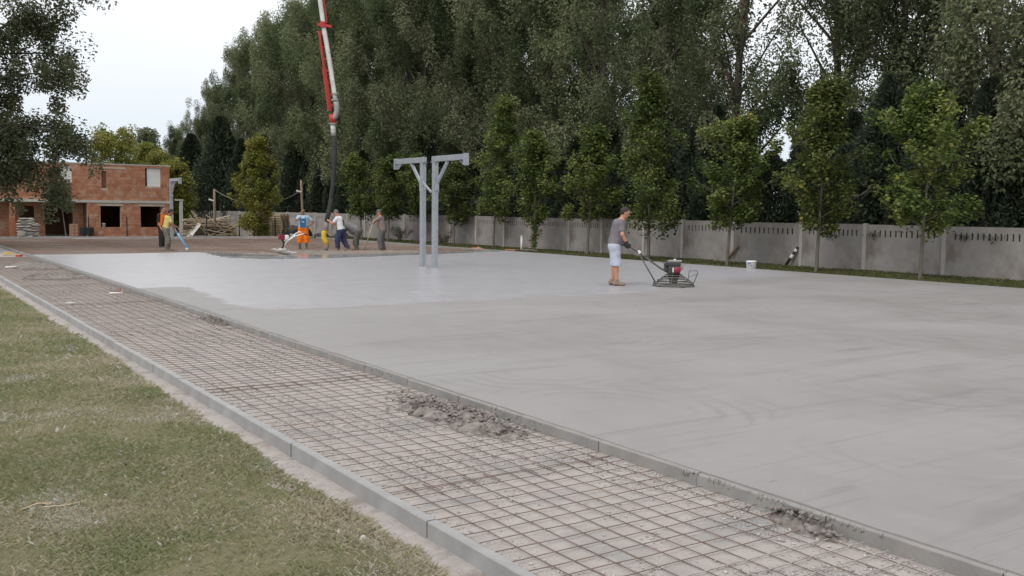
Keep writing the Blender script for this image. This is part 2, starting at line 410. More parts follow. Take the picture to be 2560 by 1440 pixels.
# poured slab
def outline_left(y0, y1, n, amp=.035):
    y = np.linspace(y0, y1, n); return [(xin(b)-.006-amp*float(fbm(b, 3.3, .22, 71)**1.3)-.006*random.random(), b) for b in y]
FRONT = [(4.82, 35.7), (6.2, 35.45), (7.6, 35.5), (9.2, 35.75), (10.4, 35.8), (11.0, 35.0), (11.6, 33.2), (12.2, 32.6), (13.3, 32.4), (14.5, 32.25), (16, 32.45), (17.4, 32.6), (19, 32.9), (20.7, 33.0), (22.2, 33.1)]
def jitter(pl, amp, step):
    out = []
    for (x0, y0), (x1, y1) in zip(pl[:-1], pl[1:]):
        k = max(1, int(math.hypot(x1-x0, y1-y0)/step))
        for i in range(k):
            t = i/k; out.append((x0+(x1-x0)*t+random.uniform(-amp, amp), y0+(y1-y0)*t+random.uniform(-amp, amp)))
    out.append(pl[-1]); return out
def poly_slab(name, pts, z0, z1, mat):
    n = len(pts); v = [(x, y, z1) for x, y in pts]+[(x, y, z0) for x, y in pts]
    f = [tuple(range(n))]+[(i, n+i, n+(i+1) % n, (i+1) % n) for i in range(n)]
    o = raw(name, v, f, mat)
    return tag(o, kind='structure')
fr = jitter(FRONT, .05, .25)
left = outline_left(-1.5, 35.6, 420)
pts = left+fr+[(22.2, -1.5)]
pts = pts[::-1]
poly_slab('concrete_slab', pts, -.095, 0.0, m_slab)
WH = [(4.66, 20.05), (5.15, 20.15), (5.6, 20.1), (5.5, 18.9), (5.43, 17.9), (5.33, 16.8), (5.28, 15.86), (5.42, 15.35), (5.64, 15.15), (6.1, 14.98), (6.67, 14.9), (7.2, 15.0), (7.8, 14.93), (8.7, 15.1), (9.5, 14.95), (10.4, 14.9), (12, 14.95), (13.5, 14.8), (14.3, 15.4), (15.6, 16.3), (17, 16.95), (18.6, 16.9), (20.3, 17.05), (21.2, 17.9), (22.16, 19.2)]
U, Vv = np.meshgrid(np.linspace(0, 1, 170), np.linspace(0, 1, 200), indexing='ij')
fx = np.array(FRONT)[:, 0]; fy = np.array(FRONT)[:, 1]
YY = 13.2+(np.interp(4.8+U*17.3, fx, fy)-.12-13.2)*Vv; x0 = xin(YY)+.012; XX = x0+(22.16-x0)*U
wj = np.array(jitter(WH, .05, .08)); dist = np.full(XX.shape, 9.0)
for px_, py_ in wj: dist = np.minimum(dist, np.hypot(XX-px_, YY-py_))
yb = np.interp(XX, [4.4, 5.29, 5.30, 5.34, 5.45, 5.58, 5.64, 6.67, 8.7, 10.4, 13.5, 14.3, 15.6, 17, 20.3, 21.2, 22.2], [20.1, 20.1, 15.8, 15.6, 15.35, 15.2, 15.15, 14.9, 15.1, 14.9, 14.8, 15.4, 16.3, 16.95, 17.05, 17.9, 19.2])
inside = (YY > yb) & ~((XX < 5.6) & (YY < 20.1) & (XX < 5.28+.08*np.abs(YY-16)))
sg = np.where(inside, dist, -dist)+.35*(fbm(XX, YY, .6, 181)-.5); soft = .07+.45*np.clip((XX-12.5)/6, 0, 1)
fr_attr = np.clip(.5+sg/(2*soft), 0, 1)*(.86+.14*fbm(XX, YY, 2.5, 191))
n2 = 200; I, J = np.meshgrid(np.arange(169), np.arange(199), indexing='ij'); a = (I*n2+J).ravel()
tag(raw('fresh_concrete', np.stack([XX, YY, np.minimum(.0004+.0036*Vv*14, .004)], -1).reshape(-1, 3), np.stack([a, a+n2, a+n2+1, a+1], 1), m_fresh, attrs={'fresh': fr_attr.ravel()}), kind='structure')
wet = [(10.3, 35.55), (10.2, 33.5), (10.0, 31.5), (10.8, 30.1), (13, 29.8), (15.5, 30.6), (18, 31.2), (20, 31.9), (21.8, 32.4)]
fr_w = [(x, y-.16) for x, y in jitter(FRONT, .03, .3) if 10.4 < x < 21.8]
poly_slab('wet_concrete', jitter(wet, .12, .3)+fr_w[::-1], .001, .010, m_wet)

# kerbs of one metre stones
def kerb_mesh(name, L, w, h, mat):
    mb = MB(); b = .006
    prof = [(-w/2, -h), (-w/2, -b), (-w/2+b, 0), (w/2-b, 0), (w/2, -b), (w/2, -h)]
    n = len(prof)
    for yy in (-L/2, L/2):
        for x, z in prof: mb.v.append((x, yy, z))
    for i in range(n): mb.f.append((i, (i+1) % n, n+(i+1) % n, n+i))
    mb.f.append(tuple(range(n))[::-1]); mb.f.append(tuple(range(n, 2*n)))
    me = bpy.data.meshes.new(name); me.from_pydata(mb.v, [], mb.f); me.materials.append(mat); me.update(); return me
km_out = kerb_mesh('kerb_stone', .994, .062, .26, m_kerb); km_in = kerb_mesh('kerb_stone', .992, .058, .26, m_kerb_in)
def kerb_line(xf, y0, y1, me, top, mat):
    mb = MB()
    for k in range(int(y1-y0)):
        y = y0+k+.5; mb.obox((xf(y), y, -.33), (.12, .5, .08))
    root = tag(mb.build('kerb', mat), kind='structure')
    y = y0+.5
    while y < y1:
        s = piece(me, 'kerb_stone', root, (xf(y)+random.uniform(-.004, .004), y, top+random.uniform(-.004, .003)), -SK+random.uniform(-.003, .003)); y += 1.0
    return root
kerb_line(lambda y: xout(y)+.03, -1.63, 58, km_out, 0.0, m_kerb)
kerb_line(lambda y: xin(y)-.035, -1.70, 56, km_in, -.009, m_kerb_in)
kerb_line(lambda y: 22.23+.0*y, 8, 53, km_in, -.004, m_kerb_in)
root = tag(MB().obox((13.8, 55.3, -.33), (8.8, .12, .08), Matrix.Rotation(-.138, 3, 'Z')).build('kerb', m_kerb), kind='structure')
for k in range(18): piece(km_out, 'kerb_stone', root, (5.3+k*.985, 56.45-(k*.985)*.137, 0.0), math.pi/2-.138)

# drips of cement paste on the kerb face
mb = MB(); pl = []; rl = []
for k in range(900):
    y = -1+k*.018; pl.append((xin(y)-.040-.016*float(vnoise(y, 2.2, .12, 171)), y, -.010-.006*float(vnoise(y, 5, .05, 173)))); rl.append(.002+.011*float(vnoise(y, 1, .07, 175))*float(vnoise(y, 8, .6, 177)))
mb.tube(pl, rl, 5)
for yc, n in ((4.1, 20), (3.75, 16), (3.3, 12), (6.3, 10), (9.0, 8), (12.5, 6), (15, 6), (18, 6)):
    for i in range(n):
        y = yc+random.uniform(-.45, .45); l = random.uniform(.012, .05); x = xin(y)-.064; w = random.uniform(.004, .009)
        mb.tube([(x, y, -.006), (x-.001, y+random.uniform(-.01, .01), -.006-l*.6), (x+.002, y+random.uniform(-.012, .012), -.006-l)], [w, w*1.1, w*.5], 5)
tag(mb.build('concrete_drips', m_kerb_in, None, True), kind='stuff', label='smears and drips of cement paste on the slab kerb', cat='concrete')

# ================================================================= REINFORCEMENT MESH
def bar_mesh(name, L, r, axis, seg, wob, seed, mat, n=5):
    rg = random.Random(seed); mb = MB(); pts = []
    for i in range(seg+1):
        t = i/seg*L; w1 = rg.uniform(-wob, wob); w2 = rg.uniform(-wob, wob)*.6
        pts.append((t, w1, w2) if axis == 0 else (w1, t, w2))
    mb.tube(pts, r, n); o = mb.build(name, mat); me = o.data; bpy.data.objects.remove(o); return me
sheets = [(0.45, 5.25, 'sheet of rusty reinforcing mesh at the bottom of the photo, nearest the viewer'), (5.05, 9.1, 'sheet of reinforcing mesh beside the big heap of spilled concrete'), (8.85, 13.7, 'third sheet of rusty reinforcing mesh on the gravel path'), (13.45, 18.3, 'fourth sheet of reinforcing mesh up the path from the viewer'), (18.1, 23.0, 'dusty reinforcing mesh sheet farther up the path, by the red peg'), (22.8, 29.5, 'far reinforcing mesh sheet half buried under the wide grey spill'), (29.3, 36, 'farthest reinforcing mesh sheet on the path, near the yellow scrap')]
for si, (ya, yb, lab) in enumerate(sheets):
    root = thing('reinforcing_mesh', lab, 'rebar mesh', (xout(ya)+.13, ya, -.083+.004*(si % 2)), -SK+random.uniform(-.002, .002), 'rebar mesh sheets on the path')
    L = yb-ya; Wd = 1.79+random.uniform(-.02, .02); nl = 12; nc = int(L/.15)
    if si < 4:
        lm = [bar_mesh('long_bar', L, .0029, 1, 14, .005, si*10+k, m_rebar) for k in range(3)]; cm = [bar_mesh('cross_bar', Wd, .0029, 0, 8, .005, si*10+k+5, m_rebar) for k in range(4)]
        cw = [bar_mesh('cross_bar', Wd, .0034, 0, 8, .006, si*10+k+8, m_rebar_white) for k in range(2)]
        for k in range(nl): piece(lm[k % 3], 'long_bar', root, (.035+k*.1485+random.uniform(-.008, .008), 0, 0), random.uniform(-.0012, .0012))
        for k in range(nc):
            y = .06+k*.15+random.uniform(-.008, .008); white = (si == 0 and ya+y < 3.3) or (si == 1 and 6.1 < ya+y < 8.5 and k % 3 == 0)
            piece((cw if white else cm)[k % (2 if white else 4)], 'cross_bar', root, (0, y, .0075), random.uniform(-.006, .006))
    else:
        mb = MB()
        for k in range(nl): mb.tube([(.035+k*.1485, j*L/6, random.uniform(-.004, .004)) for j in range(7)], .0026, 4)
        for k in range(nc): mb.tube([(0, .06+k*.15, .0075), (Wd, .06+k*.15+random.uniform(-.02, .02), .0075)], .0026, 4)
        tag(mb.build('bars', m_rebar, root), kind='stuff')
# the field still to be poured: sheets laid side by side with doubled laps
for i in range(4):
    xa = 4.95+i*4.3; root = thing('reinforcing_mesh', ['rusty mesh on the unpoured field at the far left, before the brick building', 'rusty mesh on the unpoured field behind the man in the yellow shirt', 'rusty mesh on the unpoured field behind the vibrating screed', 'rusty mesh on the unpoured field behind the man in the cap'][i], 'rebar mesh', (xa, 33.0, -.075), 0, 'rebar mesh on the unpoured field')
    mb = MB(); w = 4.4 if i < 3 else 4.15; y0 = 2.7 if i < 2 else .2
    Lf = 22.0-i*.6
    for k in range(int(w/.15)+1): mb.tube([(k*.15, y0, 0), (k*.15+random.uniform(-.03, .03), 11, random.uniform(0, .02)), (k*.15, Lf, 0)], .004, 3)
    for k in range(int((Lf-y0)/.15)): mb.tube([(0, y0+k*.15, .008), (w/2, y0+k*.15+random.uniform(-.02, .02), .008+random.uniform(0, .015)), (w, y0+k*.15, .008)], .004, 3)
    for k in (2, 6, 10, 14, 18):
        if k > y0: mb.tube([(0, k+.3*random.random(), .02), (w, k+.3*random.random(), .03)], .011, 4)
    tag(mb.build('bars', m_rebar_rust, root), kind='stuff')

# ---------------------------------------------------------------- gravel stones, spills
def stones(name, P, s, mat, seed, tintlo=0.0):
    rg = np.random.default_rng(seed); n = len(P)
    base = np.array([(1, 0, 0), (-1, 0, 0), (0, 1, 0), (0, -1, 0), (0, 0, .7), (0, 0, -.5)], float)
    F = np.array([(0, 2, 4), (2, 1, 4), (1, 3, 4), (3, 0, 4), (2, 0, 5), (1, 2, 5), (3, 1, 5), (0, 3, 5)])
    sc = s[:, None, None]*rg.uniform(.55, 1.2, (n, 6, 1))*base[None]
    a = rg.uniform(0, 6.28, n); ca, sa = np.cos(a)[:, None], np.sin(a)[:, None]
    X = sc[..., 0]*ca-sc[..., 1]*sa; Y = sc[..., 0]*sa+sc[..., 1]*ca
    V = np.stack([X, Y, sc[..., 2]], -1)+P[:, None]
    t = np.repeat(rg.uniform(tintlo, 1, n), 6)
    return raw(name, V.reshape(-1, 3), (F[None]+6*np.arange(n)[:, None, None]).reshape(-1, 3), mat, attrs={'tint': t})
n = 90000; y = 1.2+22*RNG.random(n)**2.0; u = RNG.random(n); x = xout(y)+.08+u*(xin(y)-xout(y)-.17)
keep = RNG.random(n) < np.clip((fbm(x, y, .55, 81)-.42)*5, .03, 1)*.55+np.exp(-(1-u)*14)*.5+np.exp(-u*18)*.4
x, y = x[keep], y[keep]; k = len(x)
z = -.105+.016*fbm(x, y, .35, 51)+.008*vnoise(x, y, .05, 57)
tag(stones('gravel_stones', np.stack([x, y, z+.002], 1), .004+.011*RNG.random(k)**2.2, m_pebble, 5), 'pale crushed gravel scattered under the reinforcing mesh', 'gravel', kind='stuff')

def heap(name, label, cx, cy, ax, ay, h, rot, seed, mat=m_spill, res=46, z0=-.11):
    g = np.linspace(-1.15, 1.15, res); U, Vv = np.meshgrid(g, g, indexing='ij'); rad = np.sqrt(U**2+Vv**2)
    X = U*ax; Y = Vv*ay; lump = fbm(X, Y, .17, seed, 3); edge = 1.0-.45*(fbm(X, Y, .35, seed+9)-.5)*2
    prof = np.clip(1-(rad/edge)**2, 0, 1)
    Z = h*prof**.6*(.35+1.0*lump)+.03*prof*(vnoise(X, Y, .035, seed+4)-.5)*2
    Z = np.where(prof <= 0, -.06, Z); c, s = math.cos(rot), math.sin(rot)
    P = np.stack([X*c-Y*s, X*s+Y*c, Z], -1).reshape(-1, 3)
    I, J = np.meshgrid(np.arange(res-1), np.arange(res-1), indexing='ij'); a = (I*res+J).ravel()
    keepf = (prof[:-1, :-1]+prof[1:, 1:]+prof[1:, :-1]+prof[:-1, 1:]).ravel() > 0
    a = a[keepf]
    o = raw(name, P, np.stack([a, a+res, a+res+1, a+1], 1), mat, smooth=True)
    o.location = (cx, cy, z0)
    return tag(o, label, 'concrete')
heap('spilled_concrete', 'large rough heap of grey-brown spilled concrete on the mesh beside the slab', 4.13, 6.95, .30, .98, .085, 0, 3, res=90)
heap('spilled_concrete', 'small lump of spilled concrete by the kerb at bottom right', 4.30, 3.42, .12, .30, .06, -.1, 8)
heap('spilled_concrete', 'low clod of spilled concrete halfway up the slab kerb', 4.44, 14.5, .14, .55, .07, 0, 13)
heap('spilled_concrete', 'wide grey concrete spill across the far end of the path', 4.05, 25.7, .85, 1.5, .06, 0, 19)
heap('spilled_concrete', 'farther grey concrete spill on the path beyond the wide one', 4.15, 30.6, .85, 2.2, .07, 0, 25)
heap('spilled_concrete', 'concrete crumbs along the kerb near the red and white scrap', 4.45, 20.9, .17, .8, .05, 0, 31)
heap('poured_concrete', 'churned fresh concrete heap where the workers stand by the hose', 15.9, 35.1, 4.6, 2.3, .10, .03, 37, mat=m_muddy, res=120, z0=-.12)
for (cx_, cy_, ax_, ay_, n_, sd_) in ((4.13, 6.95, .25, .85, 700, 21), (4.30, 3.42, .10, .26, 120, 22), (4.44, 14.5, .12, .5, 160, 23)):
    q = RNG.normal(0, .5, (n_, 2)); tag(stones('concrete_lumps', np.stack([cx_+q[:, 0]*ax_, cy_+q[:, 1]*ay_, -.075+.07*np.exp(-(q**2).sum(1)*1.5)], 1), .006+.028*RNG.random(n_)**2, m_spill, sd_), 'loose lumps of half-set concrete on the spill by the kerb', 'concrete', kind='stuff')
# ragged soil where the turf was cut
n = 5200; y = 1.5+30*RNG.random(n)**1.7; x = lawn_edge(y)+RNG.normal(-.01, .035, n)
keep = vnoise(x, y, 1.1, 93) > .40; x, y = x[keep], y[keep]
n = 9000; y2 = 1.5+28*RNG.random(n)**1.8; x2 = xout(y2)-.30*RNG.random(n)
tag(stones('sand_crumbs', np.stack([x2, y2, np.full(n, -.100)-.012*RNG.random(n)], 1), .002+.010*RNG.random(n)**3, m_pebble, 16), 'pale crumbs of mortar and grit beside the outer kerb', 'grit', kind='stuff')
tag(stones('soil_crumbs', np.stack([x, y, np.full(len(x), -.112)], 1), .006+.02*RNG.random(len(x))**2, m_soil, 6), 'brown soil crumbs along the cut edge of the lawn', 'soil', kind='stuff')

# ---------------------------------------------------------------- grass
def blades(name, x, y, z, hgt, wid, tint, tip, mat, label, lean=.9):
    n = len(x); a = RNG.uniform(0, 6.283, n); l = RNG.uniform(.15, lean, n)
    d = np.stack([np.cos(a)*l, np.sin(a)*l, np.ones(n)], 1); d = unit(d)*hgt[:, None]
    b = RNG.uniform(0, 6.283, n); w = np.stack([np.cos(b), np.sin(b), 0*b], 1)*wid[:, None]
    P = np.stack([x, y, z], 1); curl = np.stack([np.cos(a), np.sin(a), -.35+0*a], 1)*(hgt*.35)[:, None]
    V = np.stack([P-w/2, P+w/2, P+d*.62+w*.35, P+d+curl], 1).reshape(-1, 3)
    o = raw(name, V, np.arange(n*4).reshape(n, 4), mat, attrs={'tint': np.repeat(tint, 4), 'tip': np.repeat(tip, 4)})
    return tag(o, label, 'grass', kind='stuff')
def lawn_blades(n, y0, y1, pw, hs, ws):
    y = y0+(y1-y0)*RNG.random(n)**pw
    xmin = .05*y-.25*(10-np.minimum(y, 10))*.12-1.0; xmin = np.maximum(xmin, -1.0)
    x = xmin+(lawn_edge(y)+.03-xmin)*RNG.random(n)
    dens = fbm(x, y, .7, 101); keep = RNG.random(n) < np.clip(.35+(dens-.35)*2.4, .2, 1); x, y = x[keep], y[keep]; k = len(x)
    dry = np.clip((fbm(x, y, .8, 111)-.40)*2.6, 0, 1)*.75+RNG.normal(.16, .28, k)
    white = (RNG.random(k) < np.clip((fbm(x, y, .5, 121)-.62)*3, 0, .35)+.03).astype(float)
    h = hs*RNG.uniform(.5, 1.35, k)*(.7+.7*fbm(x, y, .5, 131))
    return x, y, np.full(k, -.108)+.006*RNG.random(k), h, ws*RNG.uniform(.6, 1.3, k), np.clip(dry, 0, 1), white*RNG.uniform(.3, 1, k)
blades('grass', *lawn_blades(360000, 2.2, 9.5, 1.25, .036, .0042), m_grass, 'short patchy mown grass with dry straw, left foreground', 1.6)
blades('grass', *lawn_blades(140000, 9.0, 26.0, 1.5, .044, .0075), m_grass, 'short grass beyond, towards the left edge', 1.4)
# grass strip between slab and wall
n = 90000; y = 8+48*RNG.random(n)**1.3; x = 22.32+3.7*RNG.random(n)
keep = RNG.random(n) < np.clip((x-22.1)*1.2, .05, 1)*np.clip((fbm(x, y, 1.1, 141)-.25)*3.2, .1, 1); x, y = x[keep], y[keep]; k = len(x)
blades('grass', x, y, np.full(k, -.13), .085*RNG.uniform(.5, 1.5, k), .012*RNG.uniform(.6, 1.4, k), np.clip(RNG.normal(.25, .3, k)+np.clip(23.0-x, 0, 1)*.5, 0, 1), np.zeros(k), m_grass_dk, 'green grass strip at the foot of the concrete wall', 1.0)
sheet('verge', lambda y: 22.27+0*y, lambda y: 26.2+0*y, 5, 70, 12, 80, lambda x, y: gz(x, y)+.008+.02*fbm(x, y, .7, 151), material('m_verge', (.13, .115, .065), (.09, .095, .04), 2.5, .95, .5, 30, c3=(.25, .195, .15), s3=1.2))

# ================================================================= CONCRETE PANEL WALL
wall = thing('concrete_wall', 'long grey precast concrete wall with a row of slots, behind the slab', 'wall', (26.0, 30, -.13))
def wall_x(y): return 26.9-.028*y if y < 36 else 25.9-.012*(y-36)
def panel_mesh(L, seed):
    rg = random.Random(seed); mb = MB(); t = .045; H = 1.48; s0, s1 = 1.10, 1.30; ns = 12
    mb.box(-t/2, t/2, -L/2, L/2, -.6, s0); mb.box(-t/2, t/2, -L/2, L/2, s1, H)
    pitch_ = (L-.42)/ns; w = .05; e0 = -L/2; y = -L/2+.21+pitch_/2
    for k in range(ns+1):
        a = e0; b = (-L/2+.21+pitch_*(k+.5)-w/2) if k < ns else L/2
        mb.box(-t/2, t/2, a, b, s0, s1); e0 = b+w
    me = bpy.data.meshes.new('wall_panel'); me.from_pydata(mb.v, [], mb.f); me.materials.append(m_wall); me.update(); return me
pm = [panel_mesh(2.38, k) for k in range(2)]
mb = MB().box(-.075, .075, -.062, .062, -.6, 1.50); mb.obox((0, 0, 1.505), (.06, .05, .01))
po = mb.build('wall_post', m_wallpost); pom = po.data; bpy.data.objects.remove(po)
ypost = [6.2, 8.7, 11.2, 13.7, 16.18, 18.84, 21.26, 24.23, 26.75, 28.87, 31.41, 33.6, 36.1]
while ypost[-1] < 96: ypost.append(ypost[-1]+2.5)
for i, y in enumerate(ypost):
    tall = .10 if i in (6, 12) else random.uniform(-.01, .02)
    o = piece(pom, 'wall_post', wall, (wall_x(y)-26.0, y-30, tall), .028+random.uniform(-.01, .01))
    o.rotation_euler.x = random.uniform(-.008, .008)
    if i:
        y0 = ypost[i-1]; ym = (y+y0)/2; L = y-y0
        piece(pm[i % 2], 'wall_panel', wall, (wall_x(ym)-26.0+random.uniform(-.01, .01), ym-30, random.uniform(-.015, .02)), math.atan2(-(wall_x(y)-wall_x(y0)), L), (1, (L-.04)/2.38, 1))

# ================================================================= TREES
def grow(seed, H, Rr, limbs, t0, t1, up, prof, sub, crad, per, trunk_r, droop=.3, lean=(0, 0), bare=0.0, crz=1.0, lr=(.6, 1.2)):
    """trunk, curved limbs and twigs; returns the wood builder, cluster centres and leaf points"""
    rg = random.Random(seed); mb = MB(); P = []; Cn = []
    k = 9; wx, wy = rg.uniform(-.3, .3), rg.uniform(-.3, .3)
    tp = [Vector((lean[0]*(i/k)**1.3+wx*math.sin(i*.9)*.15*H/15, lean[1]*(i/k)**1.3+wy*math.sin(i*.7+1)*.15*H/15, H*.93*i/k)) for i in range(k+1)]
    def at(t):
        f = min(max(t/.93, 0), .999)*k; i = int(f); return tp[i].lerp(tp[i+1], f-i)
    mb.tube([tp[0]-Vector((0, 0, .25))]+tp, [trunk_r*1.25]+[trunk_r*(1-.92*i/k) for i in range(k+1)], 8)
    for j in range(limbs):
        t = t0+(t1-t0)*((j+.5*rg.random())/limbs); b = at(t); az = j*2.39996+rg.uniform(-.5, .5); el = up[0]+(up[1]-up[0])*t+rg.uniform(-.15, .15)
        lt_ = rg.random(); L = Rr*prof(t)*rg.uniform(*lr); hd = Vector((math.cos(az), math.sin(az), 0))
        pts = [b]; m = 5
        for i in range(1, m+1):
            s = i/m; pts.append(b+hd*L*math.cos(el)*s+Vector((0, 0, L*(math.sin(el)*s-droop*.35*s*s))))
        r1 = trunk_r*(.42-.3*t); mb.tube(pts, [max(.012, r1*(1-.85*i/m)) for i in range(m+1)], 5, False)
        for q in range(sub):
            s = rg.uniform(.25, 1.0) if rg.random() < .75 else rg.uniform(.85, 1.1)
            i = min(int(s*m), m-1); c = pts[i].lerp(pts[i+1], s*m-i)
            off = Vector((rg.gauss(0, .5), rg.gauss(0, .5), rg.gauss(0, .45)-.15*droop)); off *= crad*1.3
            c2 = c+off
            if rg.random() < bare: continue
            if sub < 14 or q % 2 == 0: mb.tube([c, c.lerp(c2, .6)+Vector((0, 0, .05)), c2], [.02, .013, .006], 3, False)
            Cn.append((*c2, crad*rg.uniform(.6, 1.25), .65*lt_+.35*rg.random()))
    for i in range(3):
        c2 = at(.97)+Vector((rg.gauss(0, .3), rg.gauss(0, .3), rg.uniform(-.3, .6)*H*.03)); Cn.append((*c2, crad*.8, rg.random()))
    Cn = np.array(Cn); r2 = np.random.default_rng(seed)
    idx = np.repeat(np.arange(len(Cn)), per); q = r2.normal(0, 1, (len(idx), 3)); q = unit(q)*np.cbrt(r2.random((len(idx), 1)))**.8
    rad = Cn[idx, 3:4]; pts = Cn[idx, :3]+q*rad*np.array([1, 1, crz])
    return mb, Cn, idx, pts, r2
def leaves_obj(name, pts, idx, Cn, r2, ln, wd, mat, parent, hang=.6, flat=False, tipf=None, sel=.15):
    n = len(pts); d = r2.normal(0, 1, (n, 3))
    if flat: d[:, 2] = d[:, 2]*.35-.25
    else: d[:, 2] = d[:, 2]*.5-hang
    T = unit(d); S = unit(np.cross(T, r2.normal(0, 1, (n, 3)))) if not flat else unit(np.cross(T, np.array([0, 0, 1.0])+.45*r2.normal(0, 1, (n, 3))))
    V, F = leaf_cards(pts, T, S, ln*r2.uniform(.65, 1.3, n), wd*r2.uniform(.7, 1.3, n))
    tint = np.clip(1.05*Cn[idx, 4]-.18+r2.normal(0, .14, n), 0, 1)
    tip = tipf(pts, r2) if tipf else np.zeros(n)
    return raw(name, V, F, mat, parent, attrs={'tint': np.repeat(tint, 4), 'tip': np.repeat(tip, 4)})

# tall trees behind the wall
def tall_variant(seed, H, Rr, bare=0.0):
    prof = lambda t: .30+.95*math.sin(math.pi*min(1, max(0, .06+t*.9)))**.8
    mb, Cn, idx, pts, r2 = grow(seed, H, Rr, 34, .06, .97, (.80, 1.25), prof, 15, .48, 180, .27, .25, (random.uniform(-.6, .6), random.uniform(-.6, .6)), bare, 1.9, (.55, 1.3))
    root = thing('tall_poplar', 'x', 'tree')
    mb.build('trunk', m_bark, root, True)
    leaves_obj('crown', pts, idx, Cn, r2, .165, .072, m_leaf_tall, root, .75)
    return root
protos = [tall_variant(1, 17, 4.6), tall_variant(2, 17, 4.3, .05), tall_variant(3, 17, 4.8), tall_variant(4, 17, 4.3, .45)]
used = set()
def place(proto_i, loc, rz, sc, label, group):
    p = protos[proto_i]
    if proto_i in used: o = copy_tree(p)
    else: o = p; used.add(proto_i)
    o.location = loc; o.rotation_euler = (0, 0, rz); o.scale = sc
    o['label'] = label; o['group'] = group; o['category'] = 'tree'
    return o
def nth(k):
    ones = ['', 'first', 'second', 'third', 'fourth', 'fifth', 'sixth', 'seventh', 'eighth', 'ninth', 'tenth', 'eleventh', 'twelfth', 'thirteenth', 'fourteenth', 'fifteenth', 'sixteenth', 'seventeenth', 'eighteenth', 'nineteenth']
    if k < 20: return ones[k]
    return {2: 'twent', 3: 'thirt', 4: 'fort', 5: 'fift'}[k//10]+('ieth' if k % 10 == 0 else 'y-'+ones[k % 10])
ordn = ['first', 'second', 'third', 'fourth', 'fifth', 'sixth', 'seventh', 'eighth', 'ninth', 'tenth', 'eleventh', 'twelfth', 'thirteenth', 'fourteenth', 'fifteenth', 'sixteenth', 'seventeenth', 'eighteenth', 'nineteenth', 'twentieth', 'twenty-first', 'twenty-second']
row = [(30.5, 9.5, 1.0, 0), (30.0, 13.6, 1.02, 2), (30.2, 17.0, .98, 0), (31.6, 21.3, .95, 1), (30.4, 28.4, 1.0, 3), (30.0, 32.6, .97, 3), (30.2, 36.6, 1.0, 3), (30.4, 41.0, 1.02, 1), (30.0, 45.2, 1.0, 2), (30.3, 49.6, 1.04, 0), (30.0, 54.0, 1.05, 1), (30.2, 58.6, 1.0, 2), (30.0, 63.3, 1.06, 0), (30.2, 68.2, 1.05, 1), (30.0, 73.5, 1.0, 2), (30.2, 79.0, .98, 0), (30.0, 84.5, .93, 1), (30.2, 90.0, .86, 2), (30.0, 96.0, .74, 0), (30.0, 102, .60, 1), (29.0, 108, .55, 2)]
for i, (x, y, s, p) in enumerate(row):
    extra = {4: ', beside the sky gap', 6: ', sky showing through', 12: ', behind the concrete boom'}.get(i, '')
    place(p, (x, y, -.3), random.uniform(0, 6.28), (s, s, s*random.uniform(.97, 1.05)), f'tall dark poplar behind the wall, {ordn[i]} from the right{extra}', 'tall trees behind the wall')
for i, (x, y, s, p) in enumerate([(36, 15, .95, 2), (32.6, 24.6, .97, 3), (36.5, 38.5, .95, 1), (36, 45.5, .95, 0), (36.5, 53, 1.0, 2), (36, 61, 1.0, 1), (36.5, 70, 1.02, 0), (36, 79, .98, 2), (36.5, 88, .9, 1), (36, 98, .75, 0)]):
    place(p, (x, y, -.3), random.uniform(0, 6.28), (s, s, s), f'tall poplar showing through gaps of the front row, {ordn[i]} from the right', 'tall trees in the second row')

# maples in front of the wall
def maple(x, y, H, W, label, seed, base=1.25, tipf=None, mat=m_leaf_maple, per=62, leafy=0.0, lean=(0, 0), n_l=24, ln=.115, wd=.100, lr=(.35, 1.45)):
    if lean == (0, 0): lean = (random.uniform(-.35, .35), random.uniform(-.35, .35))
    z0 = -.13; b_ = base/H; prof = lambda t: (.62+.62*math.sin(math.pi*min(1, max(0, (t-b_)/(1-b_)))**.75))*(1-.80*max(0, (t-b_)/(1-b_)-.35)/.65)
    mb, Cn, idx, pts, r2 = grow(seed, H, W*.52, n_l, base/H, .99, (.30, 1.15), prof, 8, .24*max(1, H/5)**.5, int(per*.78), .05+.008*H/5, .15, lean, 0, 1.15, lr)
    root = thing('maple_tree', label, 'tree', (x, y, z0), 0, 'young trees in front of the wall')
    if leafy:
        k = 420; t = r2.random(k)*base; a = r2.uniform(0, 6.28, k); q = r2.uniform(.02, .16, k)
        pts = np.concatenate([pts, np.stack([np.cos(a)*q, np.sin(a)*q, t+.25], 1)]); idx = np.concatenate([idx, r2.integers(0, len(Cn), k)])
    mb.build('trunk', m_bark_lt, root, True)
    leaves_obj('crown', pts, idx, Cn, r2, ln, wd, mat, root, flat=True, tipf=tipf)
    return root
def tip_top(h0, f=1.0): return lambda p, r: np.clip((p[:, 2]-h0)*2.5, 0, 1)*(r.random(len(p)) < .8)*f
def tip_side(px, h0, h1, f): return lambda p, r: ((p[:, 2] > h0) & (p[:, 2] < h1) & (p[:, 0]*(-.83)+p[:, 1]*.56 > px) & (r.random(len(p)) < f)).astype(float)
def tip_rand(f): return lambda p, r: (r.random(len(p)) < f)*r.uniform(.3, 1, len(p))
maple(23.82, 15.26, 4.9, 3.5, 'broad dark green maple at the right, widest crown before the wall', 201, 1.3, tip_rand(.02), per=85)
maple(23.87, 18.72, 5.7, 2.4, 'slim maple with yellow leaves on its left flank, second from right', 202, 1.2, tip_side(.5, 1.2, 3.2, .22), per=75)
maple(24.05, 22.48, 4.8, 2.8, 'rounded bright green maple with an orange-yellow tip', 203, 1.25, tip_top(4.78), per=80)
maple(24.02, 26.35, 6.7, 2.35, 'tall dark maple rising just right of the trowel operator', 204, 1.1, tip_rand(.015), per=75)
